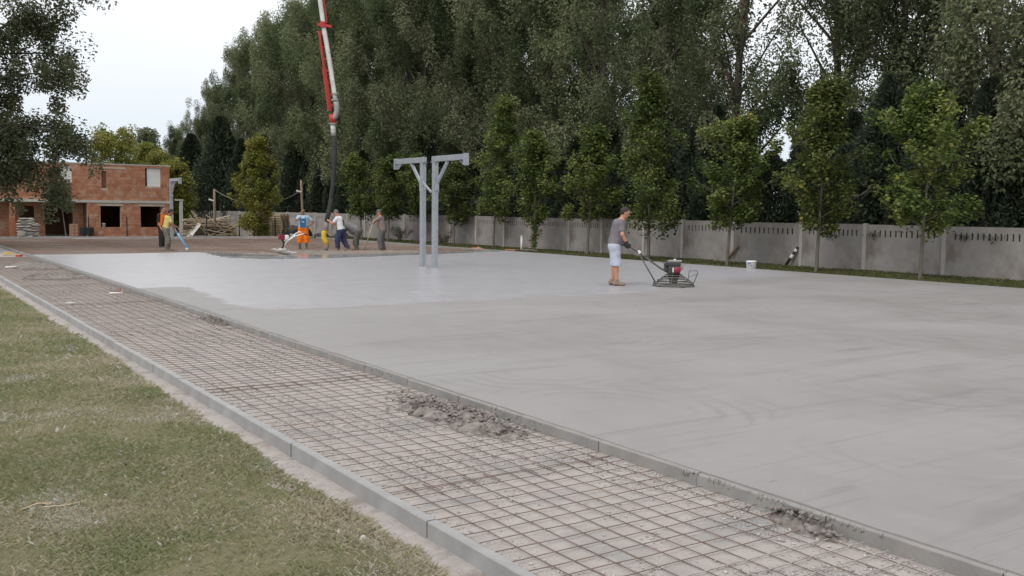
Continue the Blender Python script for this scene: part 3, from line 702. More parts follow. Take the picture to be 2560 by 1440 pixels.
maple(24.9, 31.0, 5.1, 2.3, 'yellow-green maple just left of the trowel operator', 205, 1.3, tip_rand(.06))
maple(24.41, 34.11, 5.1, 2.5, 'bright green maple with a leafy trunk beside the upright white pipe', 206, 1.2, tip_rand(.01), leafy=1)
maple(24.88, 38.09, 7.0, 2.1, 'tall olive maple with a crooked thin trunk left of the white pipe', 207, 1.4, tip_rand(.04), lean=(.35, -.25))
maple(24.94, 41.81, 4.0, 1.8, 'small maple showing just right of the twin steel posts', 208, 1.2)
maple(24.6, 44.6, 4.6, 2.2, 'dark maple half hidden behind the twin steel posts', 212, 1.3)
maple(23.57, 46.44, 4.5, 2.2, 'maple right above the man in the cap', 209, 1.3, tip_rand(.01))
maple(23.66, 49.84, 4.6, 2.0, 'maple just right of the black hose', 210, 1.3, lean=(-.3, .3))
maple(19.98, 57.2, 6.1, 2.7, 'tall yellow-green columnar tree beside the pallet stacks', 211, .30, tip_rand(.05), m_leaf_yellow, 95, n_l=40, lr=(.7, 1.05))

# dark evergreens behind the wall
def conifer_variant(seed, H, Rr):
    rg = random.Random(seed); r2 = np.random.default_rng(seed); n = 15000
    t = r2.random(n)**.75; t = 1-t*.98; h = H*(1-t)+.15
    a = r2.uniform(0, 6.283, n); k = (np.sin(a*5+h*3)*.16+np.sin(a*3-h*5)*.14+np.sin(a*2+h*1.7+seed)*.14+1); q = Rr*np.minimum(1.25*t**.75, 1.0)*k*(r2.random(n)**.32)
    P = np.stack([np.cos(a)*q, np.sin(a)*q, h], 1); T = unit(np.stack([np.cos(a), np.sin(a), r2.normal(.5, .5, n)], 1)+.45*r2.normal(0, 1, (n, 3))); S = unit(np.cross(T, r2.normal(0, 1, (n, 3))))
    V, F = leaf_cards(P, T, S, .17*r2.uniform(.6, 1.3, n), .06*r2.uniform(.7, 1.3, n))
    root = thing('evergreen_tree', 'x', 'tree')
    MB().tube([(0, 0, -.3), (0.02, 0, H*.5), (0, .02, H*.95)], [.11, .07, .015], 7).build('trunk', m_bark, root)
    raw('crown', V, F, m_leaf_conifer, root, attrs={'tint': np.repeat(np.clip(r2.normal(.35, .3, n), 0, 1), 4), 'tip': np.zeros(n*4)})
    return root
cprotos = [conifer_variant(301, 4.4, 1.25), conifer_variant(302, 4.4, 1.05), conifer_variant(303, 4.4, 1.4)]
cused = set()
def conifer(i, loc, s, label, group):
    p = cprotos[i % 3]
    o = copy_tree(p) if i % 3 in cused else p
    cused.add(i % 3); o.location = loc; o.rotation_euler = (0, 0, random.uniform(0, 6.28)); o.scale = (s*random.uniform(.75, .9), s*random.uniform(.85, 1.0), s*random.uniform(.85, 1.15))
    tag(o, label, 'tree', group)
y = 7.0; i = 0
while y < 74:
    conifer(i, (28.55+random.uniform(-.1, .5), y, -.2), random.uniform(1.0, 1.3), f'dark evergreen just behind the concrete wall, {nth(i+1)} from the right', 'evergreen hedge behind the wall'); y += random.uniform(1.35, 1.75); i += 1
y = 8.0; i = 0
while y < 72:
    if not 22.5 < y < 28.5: conifer(i+1, (30.6+random.uniform(-.3, .5), y, -.2), random.uniform(1.25, 1.6), f'taller evergreen in the deep shade between the poplar trunks, {nth(i+1)} from the right', 'evergreens among the poplars'); i += 1
    y += random.uniform(2.4, 3.4)
for k, (x, y, s, lab) in enumerate([(27.4, 76, 1.75, 'tall blue-green evergreen behind the timber pile'), (26.9, 80, 1.6, 'blue-green evergreen left of the tallest one behind the timber pile'), (26.6, 84.5, 1.95, 'dark evergreen above the wooden lamp pole'), (26.5, 90, 1.7, 'evergreen right beside the brick building end'), (27.0, 95, 2.0, 'farthest evergreen rising behind the brick building end'), (28.6, 72.5, 1.5, 'evergreen behind the yellow-green columnar tree')]):
    conifer(k, (x, y, -.6), s, lab, None)

# trees behind the building
def round_tree(name, x, y, H, W, label, seed, mat, base, per=55):
    prof = lambda t: .5+.6*math.sin(math.pi*min(1, max(0, t)))
    mb, Cn, idx, pts, r2 = grow(seed, H, W*.5, 22, base, .98, (.5, 1.0), prof, 9, .5, per, .14, .2)
    root = thing(name, label, 'tree', (x, y, -.63)); mb.build('trunk', m_bark, root, True)
    leaves_obj('crown', pts, idx, Cn, r2, .22, .14, mat, root, flat=False, hang=.3); return root
round_tree('broadleaf_tree', 19.4, 94, 8.3, 6.5, 'yellowish broad tree above the middle of the brick building', 401, m_leaf_yellow, .3)
round_tree('broadleaf_tree', 23.8, 99, 8.0, 3.2, 'small yellow-green tree behind the right half of the building roof', 402, m_leaf_yellow, .3)
round_tree('broadleaf_tree', 24.6, 97, 6.9, 3.0, 'second yellow-green treetop at the right end of the building roof', 403, m_leaf_yellow, .3)
round_tree('broadleaf_tree', 21.4, 79.5, 5.6, 2.0, 'yellow-green tree standing at the right corner of the brick building', 404, m_leaf_yellow, .15)
round_tree('dark_tree', 25.2, 105, 10.0, 4.0, 'dark pointed treetop rising behind the building roof', 405, m_leaf_tall, .2)
round_tree('dark_tree', 22.5, 112, 8.6, 4.5, 'grey thin treetop left of the dark pointed one behind the roof', 406, m_leaf_tall, .2, 25)

# overhanging tree at the left edge of the photo
prof = lambda t: .75+.45*math.sin(math.pi*min(1, max(0, t)))
mb, Cn, idx, pts, r2 = grow(511, 15.5, 5.9, 44, .17, .97, (.25, 1.0), prof, 19, .60, 135, .30, .75, (.8, -.3), .06, 1.25)
lt = thing('overhanging_tree', 'dark leafy tree overhanging from the left edge of the photo', 'tree', (0.55, 43.6, -.13))
mb.build('trunk', m_bark, lt, True)
low = Cn[:, 2] > 3.3+.25*np.maximum(0, Cn[:, 0]-2)
keep = low[idx]
leaves_obj('crown', pts[keep], idx[keep], Cn, r2, .155, .075, m_leaf_left, lt, .45)
# hanging boughs that reach out before the building
mb = MB(); C2 = []
for (a, b, c, d) in [((.6, 0, 4.2), (3.2, -1.0, 4.6), (5.0, -1.8, 3.9), (5.6, -2.0, 2.2)), ((.6, 0, 5.0), (3.0, -.8, 5.0), (5.6, -2.2, 4.8), (6.6, -2.7, 3.9)), ((.5, 0, 3.4), (2.4, -.8, 3.9), (3.9, -1.3, 3.6), (4.5, -1.6, 2.6)), ((.6, 0, 5.8), (3.2, -1.0, 6.4), (5.3, -2.0, 6.9), (6.4, -2.6, 6.6)), ((.6, 0, 7.0), (3.0, -.8, 8.0), (4.8, -1.7, 8.8), (5.9, -2.2, 8.9))]:
    A = [Vector(q) for q in (a, b, c, d)]; pl = []
    for i in range(11):
        t = i/10*2.999; j = int(t); pl.append(A[j].lerp(A[j+1], t-j))
    mb.tube(pl, [.09*(1-.9*i/10) for i in range(11)], 5, False)
    for i in range(60):
        t = random.uniform(.8, 3.0)*.999; j = min(int(t), 2); p = A[j].lerp(A[j+1], t-j); C2.append((p.x+random.gauss(0, .35), p.y+random.gauss(0, .35), p.z+random.gauss(-.1, .38), random.uniform(.25, .5), random.random()))
C2 = np.array(C2); C2[:, 0] += .35; idx2 = np.repeat(np.arange(len(C2)), 100); q = unit(r2.normal(0, 1, (len(idx2), 3)))*np.cbrt(r2.random((len(idx2), 1)))
leaves_obj('low_crown', C2[idx2, :3]+q*C2[idx2, 3:4]*np.array([1, 1, 1.2]), idx2, C2, r2, .155, .075, m_leaf_left, lt, .45)
mb.build('low_boughs', m_bark, lt, True)
sap = thing('sapling', 'thin-stemmed sapling standing before the porch of the brick building', 'tree', (9.4, 56.9, -.13))
mb, Cn, idx, pts, r2 = grow(521, 2.9, .55, 14, .62, .98, (.3, .8), lambda t: .8, 6, .2, 40, .035, .6, (-.35, .1))
mb.build('trunk', m_bark_lt, sap, True); leaves_obj('crown', pts, idx, Cn, r2, .12, .06, m_leaf_left, sap, .5)

# shrubs, weeds and ivy by the wall
def shrub(x, y, H, W, label, seed, mat=m_leaf_shrub, n=900, name='shrub'):
    r2 = np.random.default_rng(seed); rg = random.Random(seed); root = thing(name, label, 'shrub', (x, y, -.13)); mb = MB()
    tips = []
    for k in range(9):
        a = rg.uniform(0, 6.28); l = rg.uniform(.5, 1)*W/2; tip = (math.cos(a)*l, math.sin(a)*l, H*rg.uniform(.5, 1)); tips.append(tip); mb.tube([(0, 0, -.05), (tip[0]*.4, tip[1]*.4, tip[2]*.55), tip], [.012, .008, .004], 4)
    mb.build('stems', m_bark, root); tips = np.array(tips); idx = r2.integers(0, 9, n); s = r2.uniform(.35, 1.05, (n, 1))
    P = tips[idx]*s+r2.normal(0, .07, (n, 3)); Cn = np.zeros((9, 5)); Cn[:, 4] = r2.random(9)
    leaves_obj('foliage', P, idx, Cn, r2, .075, .045, mat, root, .1)
shrub(24.6, 47.0, .95, 1.6, 'brown weedy shrub against the wall right of the man in the cap', 601)
shrub(24.9, 42.8, .75, 1.5, 'low dry shrub at the wall behind the twin steel posts', 602)
shrub(26.0, 20.05, .01, .7, 'dark ivy sprig hanging from the wall slots, second panel right of the taped prop', 603, m_leaf_conifer, 10) if False else None
def ivy(y, z, label, seed, w=.5):
    r2 = np.random.default_rng(seed); n = 70; x = wall_x(y)-.05; root = thing('climbing_plant', label, 'ivy', (x, y, z))
    t = r2.normal(0, 1, n); P = np.stack([r2.uniform(-.06, .02, n), t*w*.35, -.10*np.exp(-t*t)*r2.random(n)*1.6+r2.normal(.02, .04, n)], 1)
    Cn = np.zeros((1, 5)); leaves_obj('foliage', P, np.zeros(n, int), Cn, r2, .05, .035, m_leaf_conifer, root, .4)
    MB().tube([(.12, -w*.3, .05), (-.01, 0, .0), (-.01, w*.3, .03)], .006, 4).build('stem', m_bark, root)
ivy(20.05, .98, 'ivy sprig poking through the wall slots between the two rightmost full trunks', 611, .55)
ivy(18.5, 1.05, 'ivy sprig at the wall post right of the slim yellow-flanked maple', 612, .4)
ivy(15.6, 1.08, 'ivy patch over the wall slots right of the broad dark maple', 613, .45)
ivy(14.75, 1.06, 'ivy patch over the wall slots near the right edge of the photo', 614, .5)

# ================================================================= BRICK BUILDING
BZ = -.63
bld = thing('brick_building', 'unfinished two-storey building of red hollow clay blocks at the far left', 'building', (13, 76, BZ))
def facade(parent, y, x0, x1, z0, z1, openings, name='wall', thick=.36, course=.25, seed=0):
    """solid wall with openings (boxes butted end to end) and proud clay blocks laid in courses on its face"""
    rg = random.Random(seed); mb = MB()
    zs = sorted({z0, z1, *[o[2] for o in openings], *[o[3] for o in openings]})
    def spans(za, zb):
        cut = sorted((o[0], o[1]) for o in openings if o[2] < zb-1e-6 and o[3] > za+1e-6); out = []; a = x0
        for c0, c1 in cut:
            if c0 > a: out.append((a, c0))
            a = max(a, c1)
        if a < x1: out.append((a, x1))
        return out
    for za, zb in zip(zs[:-1], zs[1:]):
        for a, b in spans(za, zb): mb.box(a-13, b-13, y-76+.02, y-76+thick, za-BZ, zb-BZ)
    w = mb.build(name, m_mortar, parent)
    V = []; F = []; T = []; z = z0; k = 0
    while z < z1-.05:
        zt = min(z+course-.024, z1)
        for a, b in spans(z+.01, zt-.01):
            x = a-(.19 if k % 2 else 0)
            while x < b:
                xa = max(x, a)+.006; xb = min(x+.38, b)-.006
                if xb-xa > .03:
                    pr = rg.uniform(0, .012); n = len(V)
                    for p in ((xa, z), (xb, z), (xb, zt), (xa, zt)): V.append((p[0]-13, y-76-pr, p[1]-BZ))
                    for p in ((xa, z), (xb, z), (xb, zt), (xa, zt)): V.append((p[0]-13, y-76+.03, p[1]-BZ))
                    F += [(n, n+1, n+2, n+3), (n+3, n+2, n+6, n+7), (n+1, n, n+4, n+5), (n, n+3, n+7, n+4), (n+2, n+1, n+5, n+6)]
                    t = min(1, max(0, rg.gauss(.3, .3))); T += [t]*8
                x += .38
        z += course; k += 1
    tag(raw('clay_blocks', V, F, m_block, w, attrs={'tint': T}), kind='stuff')
    return w
# right half: full ground-floor wall; left half: porch set back 1.6 m
facade(bld, 76.0, 14.03, 19.95, BZ, 1.905, [(14.93, 16.36, .09, 1.66), (17.77, 19.45, .09, 1.66)], seed=1)
facade(bld, 77.6, 5.2, 14.03, BZ, 1.905, [(5.6, 7.0, BZ, 1.5), (9.75, 10.75, .05, 1.62), (11.4, 13.35, BZ, 1.62)], seed=2)
facade(bld, 76.0, 5.2, 19.95, 2.09, 4.72, [(18.16, 19.26, 3.19, 4.55), (12.25, 13.03, 3.40, 4.36), (15.05, 15.42, 2.98, 4.25)], name='upper_wall', seed=3)
mb = MB(); mb.box(5.2-13, 19.97-13, -.06, 8, 1.905-BZ, 2.088-BZ); mb.build('floor_slab', m_slabconc, bld)
mb = MB(); mb.box(5.2-13, 20.05-13, -.02, 8, 4.722-BZ, 4.80-BZ); mb.build('roof_slab', m_slabconc, bld)
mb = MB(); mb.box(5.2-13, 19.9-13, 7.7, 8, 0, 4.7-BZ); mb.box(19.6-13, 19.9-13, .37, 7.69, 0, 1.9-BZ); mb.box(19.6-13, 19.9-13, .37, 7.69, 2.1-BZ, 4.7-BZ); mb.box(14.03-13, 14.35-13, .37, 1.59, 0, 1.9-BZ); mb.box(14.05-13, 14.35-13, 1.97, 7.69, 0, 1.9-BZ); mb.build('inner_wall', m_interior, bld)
mb = MB(); mb.box(5.2-13, 19.9-13, .4, 7.7, -.06, .02); mb.build('ground_floor', m_slabconc, bld)
for (xa, xb) in ((8.92, 9.27), (5.25, 5.6)):
    mb = MB()
    for k in range(10): mb.box(xa-13+random.uniform(0, .012), xb-13-random.uniform(0, .012), .02, .35, k*.2525, k*.2525+.243)
    mb.build('column', m_block, bld)
def board(x0, x1, z0, z1, y=.10): return MB().box(x0-13, x1-13, y, y+.03, z0-BZ, z1-BZ).build('board', m_board, bld)
board(18.16+.14, 19.255, 3.195, 4.545); board(12.255, 13.025, 3.405, 4.355)
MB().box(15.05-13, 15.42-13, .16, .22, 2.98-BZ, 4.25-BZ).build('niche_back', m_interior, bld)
for (xa, xb, z) in ((14.8, 16.5, 1.68), (17.65, 19.6, 1.68), (14.95, 16.75, 4.42)):
    MB().box(xa-13, xb-13, -.022, .019, z-BZ, z+.12-BZ).build('lintel', m_mortar, bld)
for i in range(7): MB().box(5.9+i*.72-13, 6.15+i*.72-13, -.012, .019, 2.095-BZ, 2.16-BZ).build('beam_end', m_black, bld)
# concrete gatepost at the right corner
gp_ = thing('concrete_post', 'weathered concrete post at the right end of the brick building', 'post', (20.5, 75, BZ))
MB().box(-.11, .11, -.11, .11, -.1, 2.75).build('shaft', m_slabconc, gp_, bevel=.01); MB().box(-.42, .16, -.13, .13, 2.752, 2.86).build('cap', m_slabconc, gp_, bevel=.01)
# cement bags
g = np.linspace(0, 1, 9); bagm = None
mb = MB()
for i in range(9):
    for j in range(7):
        u, v = i/8*2-1, j/6*2-1; e = (1-abs(u)**5)*(1-abs(v)**4); mb.v.append((u*.31, v*.2, .03+.055*e**.6))
for i in range(9):
    for j in range(7):
        u, v = i/8*2-1, j/6*2-1; e = (1-abs(u)**5)*(1-abs(v)**4); mb.v.append((u*.31, v*.2, .03-.03*e**.6))
for i in range(8):
    for j in range(6):
        a = i*7+j; mb.f.append((a, a+7, a+8, a+1)); b = 63+a; mb.f.append((b, b+1, b+8, b+7))
bo = mb.build('cement_bag', m_bag, None, True); bagme = bo.data; bpy.data.objects.remove(bo)
nb = 0
for layer in range(15):
    for k in range(2 if layer > 10 else 3):
        o = bpy.data.objects.new('cement_bag', bagme); COL.objects.link(o)
        o.location = (9.55+(k-.0)*.40+(layer % 2)*.1+(layer > 10)*.1+random.uniform(-.05, .05), 75.35+random.uniform(-.06, .06), BZ+.02+layer*.092); o.rotation_euler = (random.uniform(-.05, .05), random.uniform(-.06, .06), math.pi/2*(k % 2)*.0+random.uniform(-.25, .25))
        tag(o, f'grey cement bag by the porch, {nth(layer+1)} layer from the ground, {("left", "middle" if layer < 11 else "right", "right")[k]}', 'bag', 'cement bags by the porch')
# clutter in the porch
o = thing('brick_stack', 'square stack of clay blocks in the porch of the brick building', 'bricks', (13.0, 76.4, BZ), .1)
bm_ = kerb_mesh('block', .38, .25, .23, m_block)
for k in range(4):
    for j in range(2): piece(bm_, 'block', o, (j*.27, 0, .25+k*.235), random.uniform(-.04, .04))
o = thing('machine_bin', 'dark barrow-like container standing in the porch shadow', 'container', (13.9, 75.7, BZ), .2)
MB().obox((0, 0, .45), (.42, .3, .28)).build('tub', m_black, o, bevel=.05); MB().tube([(-.3, -.2, 0), (-.25, -.15, .4)], .025, 6).tube([(.3, -.2, 0), (.25, -.15, .4)], .025, 6).build('leg', m_black, o); MB().tube([(.3, .2, .6), (.9, .2, .8)], .02, 6).build('handle', m_steelgrey, o)
bk = thing('window_bucket', 'white bucket on the sill of the building window', 'bucket', (15.15, 75.97, .09+.0))
MB().lathe([(.10, .0), (.125, .26), (.135, .26), (.135, .29)], (0, .08, 0), 16).build('tub', m_whiteclean, bk, True)

# ================================================================= FAR YARD
def fence_post(x, y, label):
    t = thing('fence_post', label, 'post', (x, y, -.15), 0, 'black fence posts beyond the field')
    MB().box(-.03, .03, -.03, .03, -.3, 1.18).build('shaft', m_black, t, bevel=.004); MB().box(-.034, .034, -.034, .034, 1.182, 1.20).build('cap', m_black, t)
for x, y, l in [(10.85, 58.6, 'black fence post before the porch edge of the building'), (12.86, 58.3, 'black fence post between the two ground-floor windows'), (17.34, 58.0, 'black fence post before the middle of the timber pile'), (19.2, 57.6, 'black fence post at the right end of the timber pile'), (21.3, 57.2, 'black fence post before the pallet stacks'), (24.2, 54.5, 'black fence post just right of the concrete hose')]:
    fence_post(x, y, l)
# timber pile
tp = thing('timber_pile', 'big loose pile of used planks and beams at the far end', 'timber', (18.4, 61.2, -.25))
plm = []
for k, (l, w, h) in enumerate(((2.6, .14, .035), (2.0, .10, .05), (3.0, .16, .03), (1.5, .09, .07))):
    o = MB().obox((0, 0, 0), (l/2, w/2, h/2)).build('plank', m_wood); plm.append(o.data); bpy.data.objects.remove(o)
for i in range(95):
    lay = random.random()**.8; x = random.gauss(0, .55*(1.2-lay)); y = random.gauss(0, .45); z = .08+lay*1.05*math.exp(-(x/1.2)**2)
    o = piece(plm[i % 4], 'plank', tp, (x, y, z), random.gauss(.0, .28)); o.rotation_euler = (random.gauss(0, .12), random.gauss(.0, .10)+.12*x, random.gauss(0, .3))
for (x, y, z, rx, ry, rz, k) in [(-.75, -.9, .62, 0, .85, .1, 1), (-.55, -.95, .60, 0, .95, .05, 0), (.7, -.95, .40, 0, .75, 0, 2), (1.1, -1.0, .36, 0, .70, .1, 1), (.1, -1.0, .30, 0, -.45, .1, 0), (.45, -1.05, .25, 0, -.50, .0, 2), (-.3, -1.0, .12, 0, .05, .05, 0)]:
    o = piece(plm[k], 'plank', tp, (x, y, z)); o.rotation_euler = (rx, ry, rz)
o = MB().obox((1.35, -1.05, .28), (.55, .06, .02), Matrix.Rotation(.7, 3, 'Y')).build('yellow_plank', m_yellow, tp)
tag(o, 'yellow painted plank leaning at the right of the pile')
sh = thing('tarpaulin', 'pale grey sheet draped on the left end of the timber pile', 'sheet', (17.15, 60.4, -.25), .1)
mb = MB()
for i in range(9):
    for j in range(7):
        u, v = i/8, j/6; mb.v.append((u*.75-.35+.03*math.sin(j*2.1), (v-.5)*.9+.04*math.sin(i*1.7), .95*u**1.2*(1-.25*abs(v-.5))+.03*math.sin(i*2.3+j)))
for i in range(8):
    for j in range(6): a = i*7+j; mb.f.append((a, a+7, a+8, a+1))
mb.build('cloth', m_bag, sh, True).modifiers.new('thick', 'SOLIDIFY').thickness = .012
# pallets
pal = MB()
for k in range(5): pal.box(-.6, .6, -.4+k*.175, -.4+k*.175+.10, .122, .144)
deck = pal.build('deck_board', m_pallet); deckm = deck.data; bpy.data.objects.remove(deck)
one = MB().box(-.6, .6, -.05, .05, .122, .144).build('deck_board', m_pallet); onem = one.data; bpy.data.objects.remove(one)
st = MB(); [st.box(a-.07, a+.07, -.4, .4, .022, .1215) for a in (-.53, 0, .53)]; so = st.build('stringers', m_pallet); som = so.data; bpy.data.objects.remove(so)
bt = MB(); [bt.box(-.6, .6, b-.05, b+.05, 0, .0215) for b in (-.35, 0, .35)]; bo = bt.build('bottom_boards', m_wood_dk); btm = bo.data; bpy.data.objects.remove(bo)
def pallet(x, y, z, rz, label, group):
    t = thing('pallet', label, 'pallet', (x, y, z), rz, group)
    for k in range(5): piece(onem, 'deck_board', t, (0, -.35+k*.175, 0))
    piece(som, 'stringers', t); piece(btm, 'bottom_boards', t)
for k in range(11): pallet(21.35+random.uniform(-.03, .03), 60.0, -.22+k*.148, .12+random.uniform(-.05, .05), f'wooden pallet {nth(k+1)} from the ground in the taller, left stack', 'pallets in the taller stack')
for k in range(7): pallet(22.9+random.uniform(-.03, .03), 60.6, -.22+k*.148, .75+random.uniform(-.05, .05), f'wooden pallet {nth(k+1)} from the ground in the right stack', 'pallets in the lower stack')
for k in range(3): pallet(22.85+random.uniform(-.03, .03), 60.6, -.22+1.036+k*.148, .75+random.uniform(-.05, .05), f'wooden pallet {nth(k+8)} from the ground in the right stack', 'pallets on top of the right stack')
tb = thing('tarped_heap', 'black tarpaulin heap right of the pallet stacks', 'tarpaulin', (22.9, 57.4, -.2))
g = 26; U, Vv = np.meshgrid(np.linspace(-1, 1, g), np.linspace(-1, 1, g), indexing='ij'); e = np.clip(1-U**4, 0, 1)*np.clip(1-Vv**4, 0, 1)
Z = .95*e**.5*(.65+.35*fbm(U*.9, Vv*.5, .35, 77)); I, J = np.meshgrid(np.arange(g-1), np.arange(g-1), indexing='ij'); a = (I*g+J).ravel()
raw('cover', np.stack([U*.75, Vv*.6, Z], -1).reshape(-1, 3), np.stack([a, a+g, a+g+1, a+1], 1), m_black, tb, True)
for k, (x, l) in enumerate(((23.7, 'low black bag heap behind the worker in orange trousers'), (24.6, 'low dark bag heap left of the concrete hose'))):
    heap('bag_heap', l, x, 55.6-k*.9, .55, .4, .38, 0, 90+k, m_black, 24, -.16)['category'] = 'bags'
# two wooden lamp poles and the cable between them
def lamp_pole(x, y, h, label, tilt):
    t = thing('lamp_pole', label, 'pole', (x, y, -.2)); t.rotation_euler = (0, tilt, 0)
    MB().tube([(0, 0, -.3), (0, 0, h*.5), (0.0, 0, h)], [.085, .078, .07], 10).build('shaft', m_wood_dk, t, True)
    l = MB(); l.bar((-.05, -.07, h-.75), (-.20, -.2, h-.68), .04).build('bracket', m_steelgrey, t)
    MB().obox((-.27, -.24, h-.70), (.14, .08, .045), Matrix.Rotation(.3, 3, 'Y')).build('lamp', m_whiteclean, t, bevel=.01)
lamp_pole(18.6, 60.5, 3.0, 'wooden pole with a white floodlight standing in the timber pile', .0)
lamp_pole(22.89, 56.6, 3.6, 'wooden pole with a white floodlight behind the orange-trousered worker', -.035)
A, B = Vector((18.6, 60.45, 2.75)), Vector((22.75, 56.6, 2.75)); pts = []
for i in range(25):
    t = i/24; p = A.lerp(B, t); p.z -= 3.4*t*(1-t)*1.05; pts.append(p)
tag(MB().tube(pts, .016, 5).build('power_cable', m_steelgrey, None, True), 'slack grey cable hanging between the two wooden lamp poles', 'cable')

# ================================================================= STEEL HOOP POSTS
def hoop_post(x, y, sgn, label, z=0.0, h=3.17):
    t = thing('steel_post', label, 'post', (x, y, z), 0 if sgn > 0 else math.pi)
    MB().box(-.07, .07, -.07, .07, -.1, h-.16).build('column', m_galv, t, bevel=.008)
    MB().box(-.10, .10, -.10, .10, .001, .014).build('base_plate', m_galv, t)
    mb = MB(); mb.bar((0, -.12, h-.08), (0, 1.64, h-.08), .11, .15); mb.build('arm', m_galv, t, bevel=.006)
    mb = MB(); mb.bar((0, -.16, h-.17), (0, .10, h-.158), .15, .012); mb.build('top_plate', m_galv, t)
    MB().box(-.075, .075, 1.645, 1.70, h-.31, h+.012).build('end_plate', m_galv, t, bevel=.005)
    for bx in (-.085, .085):
        for by in (-.085, .085): MB().lathe([(.012, .014), (.012, .028)], (bx, by, 0), 6).build('bolt', m_steelgrey, t)
    MB().bar((0, 1.60, h-.30), (0, 1.40, h-.16), .10, .012).build('gusset', m_galv, t)
    mb = MB(); mb.bar((0, .075, h-.80), (0, .70, h-.16), .07, .075); mb.build('brace', m_galv, t, bevel=.004)
    MB().box(-.055, .055, .072, .13, h-.98, h-.76).build('clamp', m_galv, t, bevel=.004)
    return t
hoop_post(13.62, 24.61, 1, 'galvanised steel post with its arm reaching left, farther of the pair')
hp = hoop_post(13.62, 23.90, -1, 'galvanised steel post with its arm reaching right, nearer of the pair')
tag(MB().bar((13.55, 24.53, 2.45), (13.55, 23.985, 2.15), .05, .05).build('tie_bar', m_galv), 'short diagonal tie bar joining the twin steel posts', 'bar')
hoop_post(13.62, 51.6, -1, 'lone galvanised steel post far off by the brick building', -.1, 3.22)

# ================================================================= CONCRETE PUMP BOOM AND HOSE
bm = thing('pump_boom', 'white and red concrete pump boom coming down from the sky', 'boom', (15.9, 36.2, 0))
def loc(p): return (p[0]-15.9, p[1]-36.2, p[2])
wp = [(15.2, 36.7, 12.5), (15.50, 36.46, 9.89), (15.62, 36.37, 8.8), (15.79, 36.26, 7.6), (15.96, 36.15, 6.25), (16.0, 36.12, 5.95)]
MB().tube([loc(p) for p in wp], .092, 14).build('delivery_pipe', m_white, bm, True)
mb = MB(); P0 = Vector(loc((15.47, 36.5, 8.7))); P1 = Vector(loc((15.82, 36.28, 5.55)))
mb.bar(P0.lerp(P1, .45), P1, .09, .14); mb.bar(P0, P0.lerp(P1, .46), .07, .08); mb.bar(P0+Vector((.26, -.18, .3)), P0+Vector((-.14, .1, 4.0)), .04, .05); mb.build('boom_arm', m_red, bm, bevel=.01)
mb = MB()
for t in (.02, .2, .35, .5, .65, .8, .93):
    p = P0.lerp(P1, t); q = Vector((p.x+.17, p.y-.11, p.z+.02)); mb.bar(p, q, .05, .035)
mb.build('bracket', m_red, bm)
MB().bar(Vector(loc((15.40, 36.5, 8.93))), Vector(loc((15.88, 36.20, 8.86))), .16, .10).build('clamp_plate', m_red, bm)
MB().lathe([(.13, 0), (.13, .22)], loc((15.6, 36.38, 8.82)), 14).build('pipe_collar', m_red, bm)
for k in (0, .28): MB().lathe([(.15, 0), (.155, .03), (.15, .06)], loc((15.985, 36.13, 5.95+k*.9)), 14).build('coupling', m_steelgrey, bm)
el = [(16.0, 36.12, 5.98), (16.03, 36.10, 5.75), (16.04, 36.09, 5.55), (16.0, 36.12, 5.38), (15.92, 36.17, 5.28), (15.87, 36.20, 5.26)]
MB().tube([loc(p) for p in el], .115, 14).build('elbow', m_steelgrey, bm, True)
MB().tube([loc((15.87, 36.2, 5.42)), loc((15.90, 36.18, 5.05))], .12, 14).build('swivel', m_red, bm, True)
MB().lathe([(.16, 0), (.16, .05)], loc((15.90, 36.18, 5.02)), 14).build('flange', m_steelgrey, bm)
MB().tube([loc((15.90, 36.18, 5.01)), loc((15.92, 36.17, 4.72))], .10, 14).build('nozzle', m_white, bm, True)
hs = thing('concrete_hose', 'black rubber hose ending in a yellow sleeve, held by the man in white', 'hose', (15.62, 36.37, 0))
def lh(p): return (p[0]-15.62, p[1]-36.37, p[2])
HP = [(15.92, 36.17, 4.78), (15.955, 36.15, 4.3), (15.965, 36.14, 3.7), (15.93, 36.17, 2.96), (15.88, 36.2, 2.4), (15.82, 36.24, 1.9), (15.75, 36.29, 1.45), (15.68, 36.33, 1.1)]
MB().tube([lh(p) for p in HP], .092, 14).build('hose', m_rubber, hs, True)
MB().tube([lh((15.92, 36.17, 4.80)), lh((15.925, 36.17, 4.55))], .108, 14).build('ferrule', m_steelgrey, hs, True)
MB().tube([lh((15.685, 36.33, 1.13)), lh((15.66, 36.345, .9)), lh((15.65, 36.35, .80))], [.094, .098, .085], 14).build('dirty_end', m_grey_hose, hs, True)
MB().tube([lh((15.65, 36.35, .84)), lh((15.65, 36.35, .78))], .12, 14).build('strap', m_muddy, hs, True)
MB().tube([lh((15.65, 36.35, .80)), lh((15.60, 36.39, .66)), lh((15.59, 36.39, .48)), lh((15.65, 36.35, .34)), lh((15.69, 36.33, .18))], [.10, .115, .11, .115, .10], 14).build('sleeve', m_yellow, hs, True)
MB().tube([lh((15.685, 36.33, .20)), lh((15.66, 36.35, .05)), lh((15.65, 36.36, -.06))], [.105, .10, .09], 14).build('tip', m_muddy, hs, True)

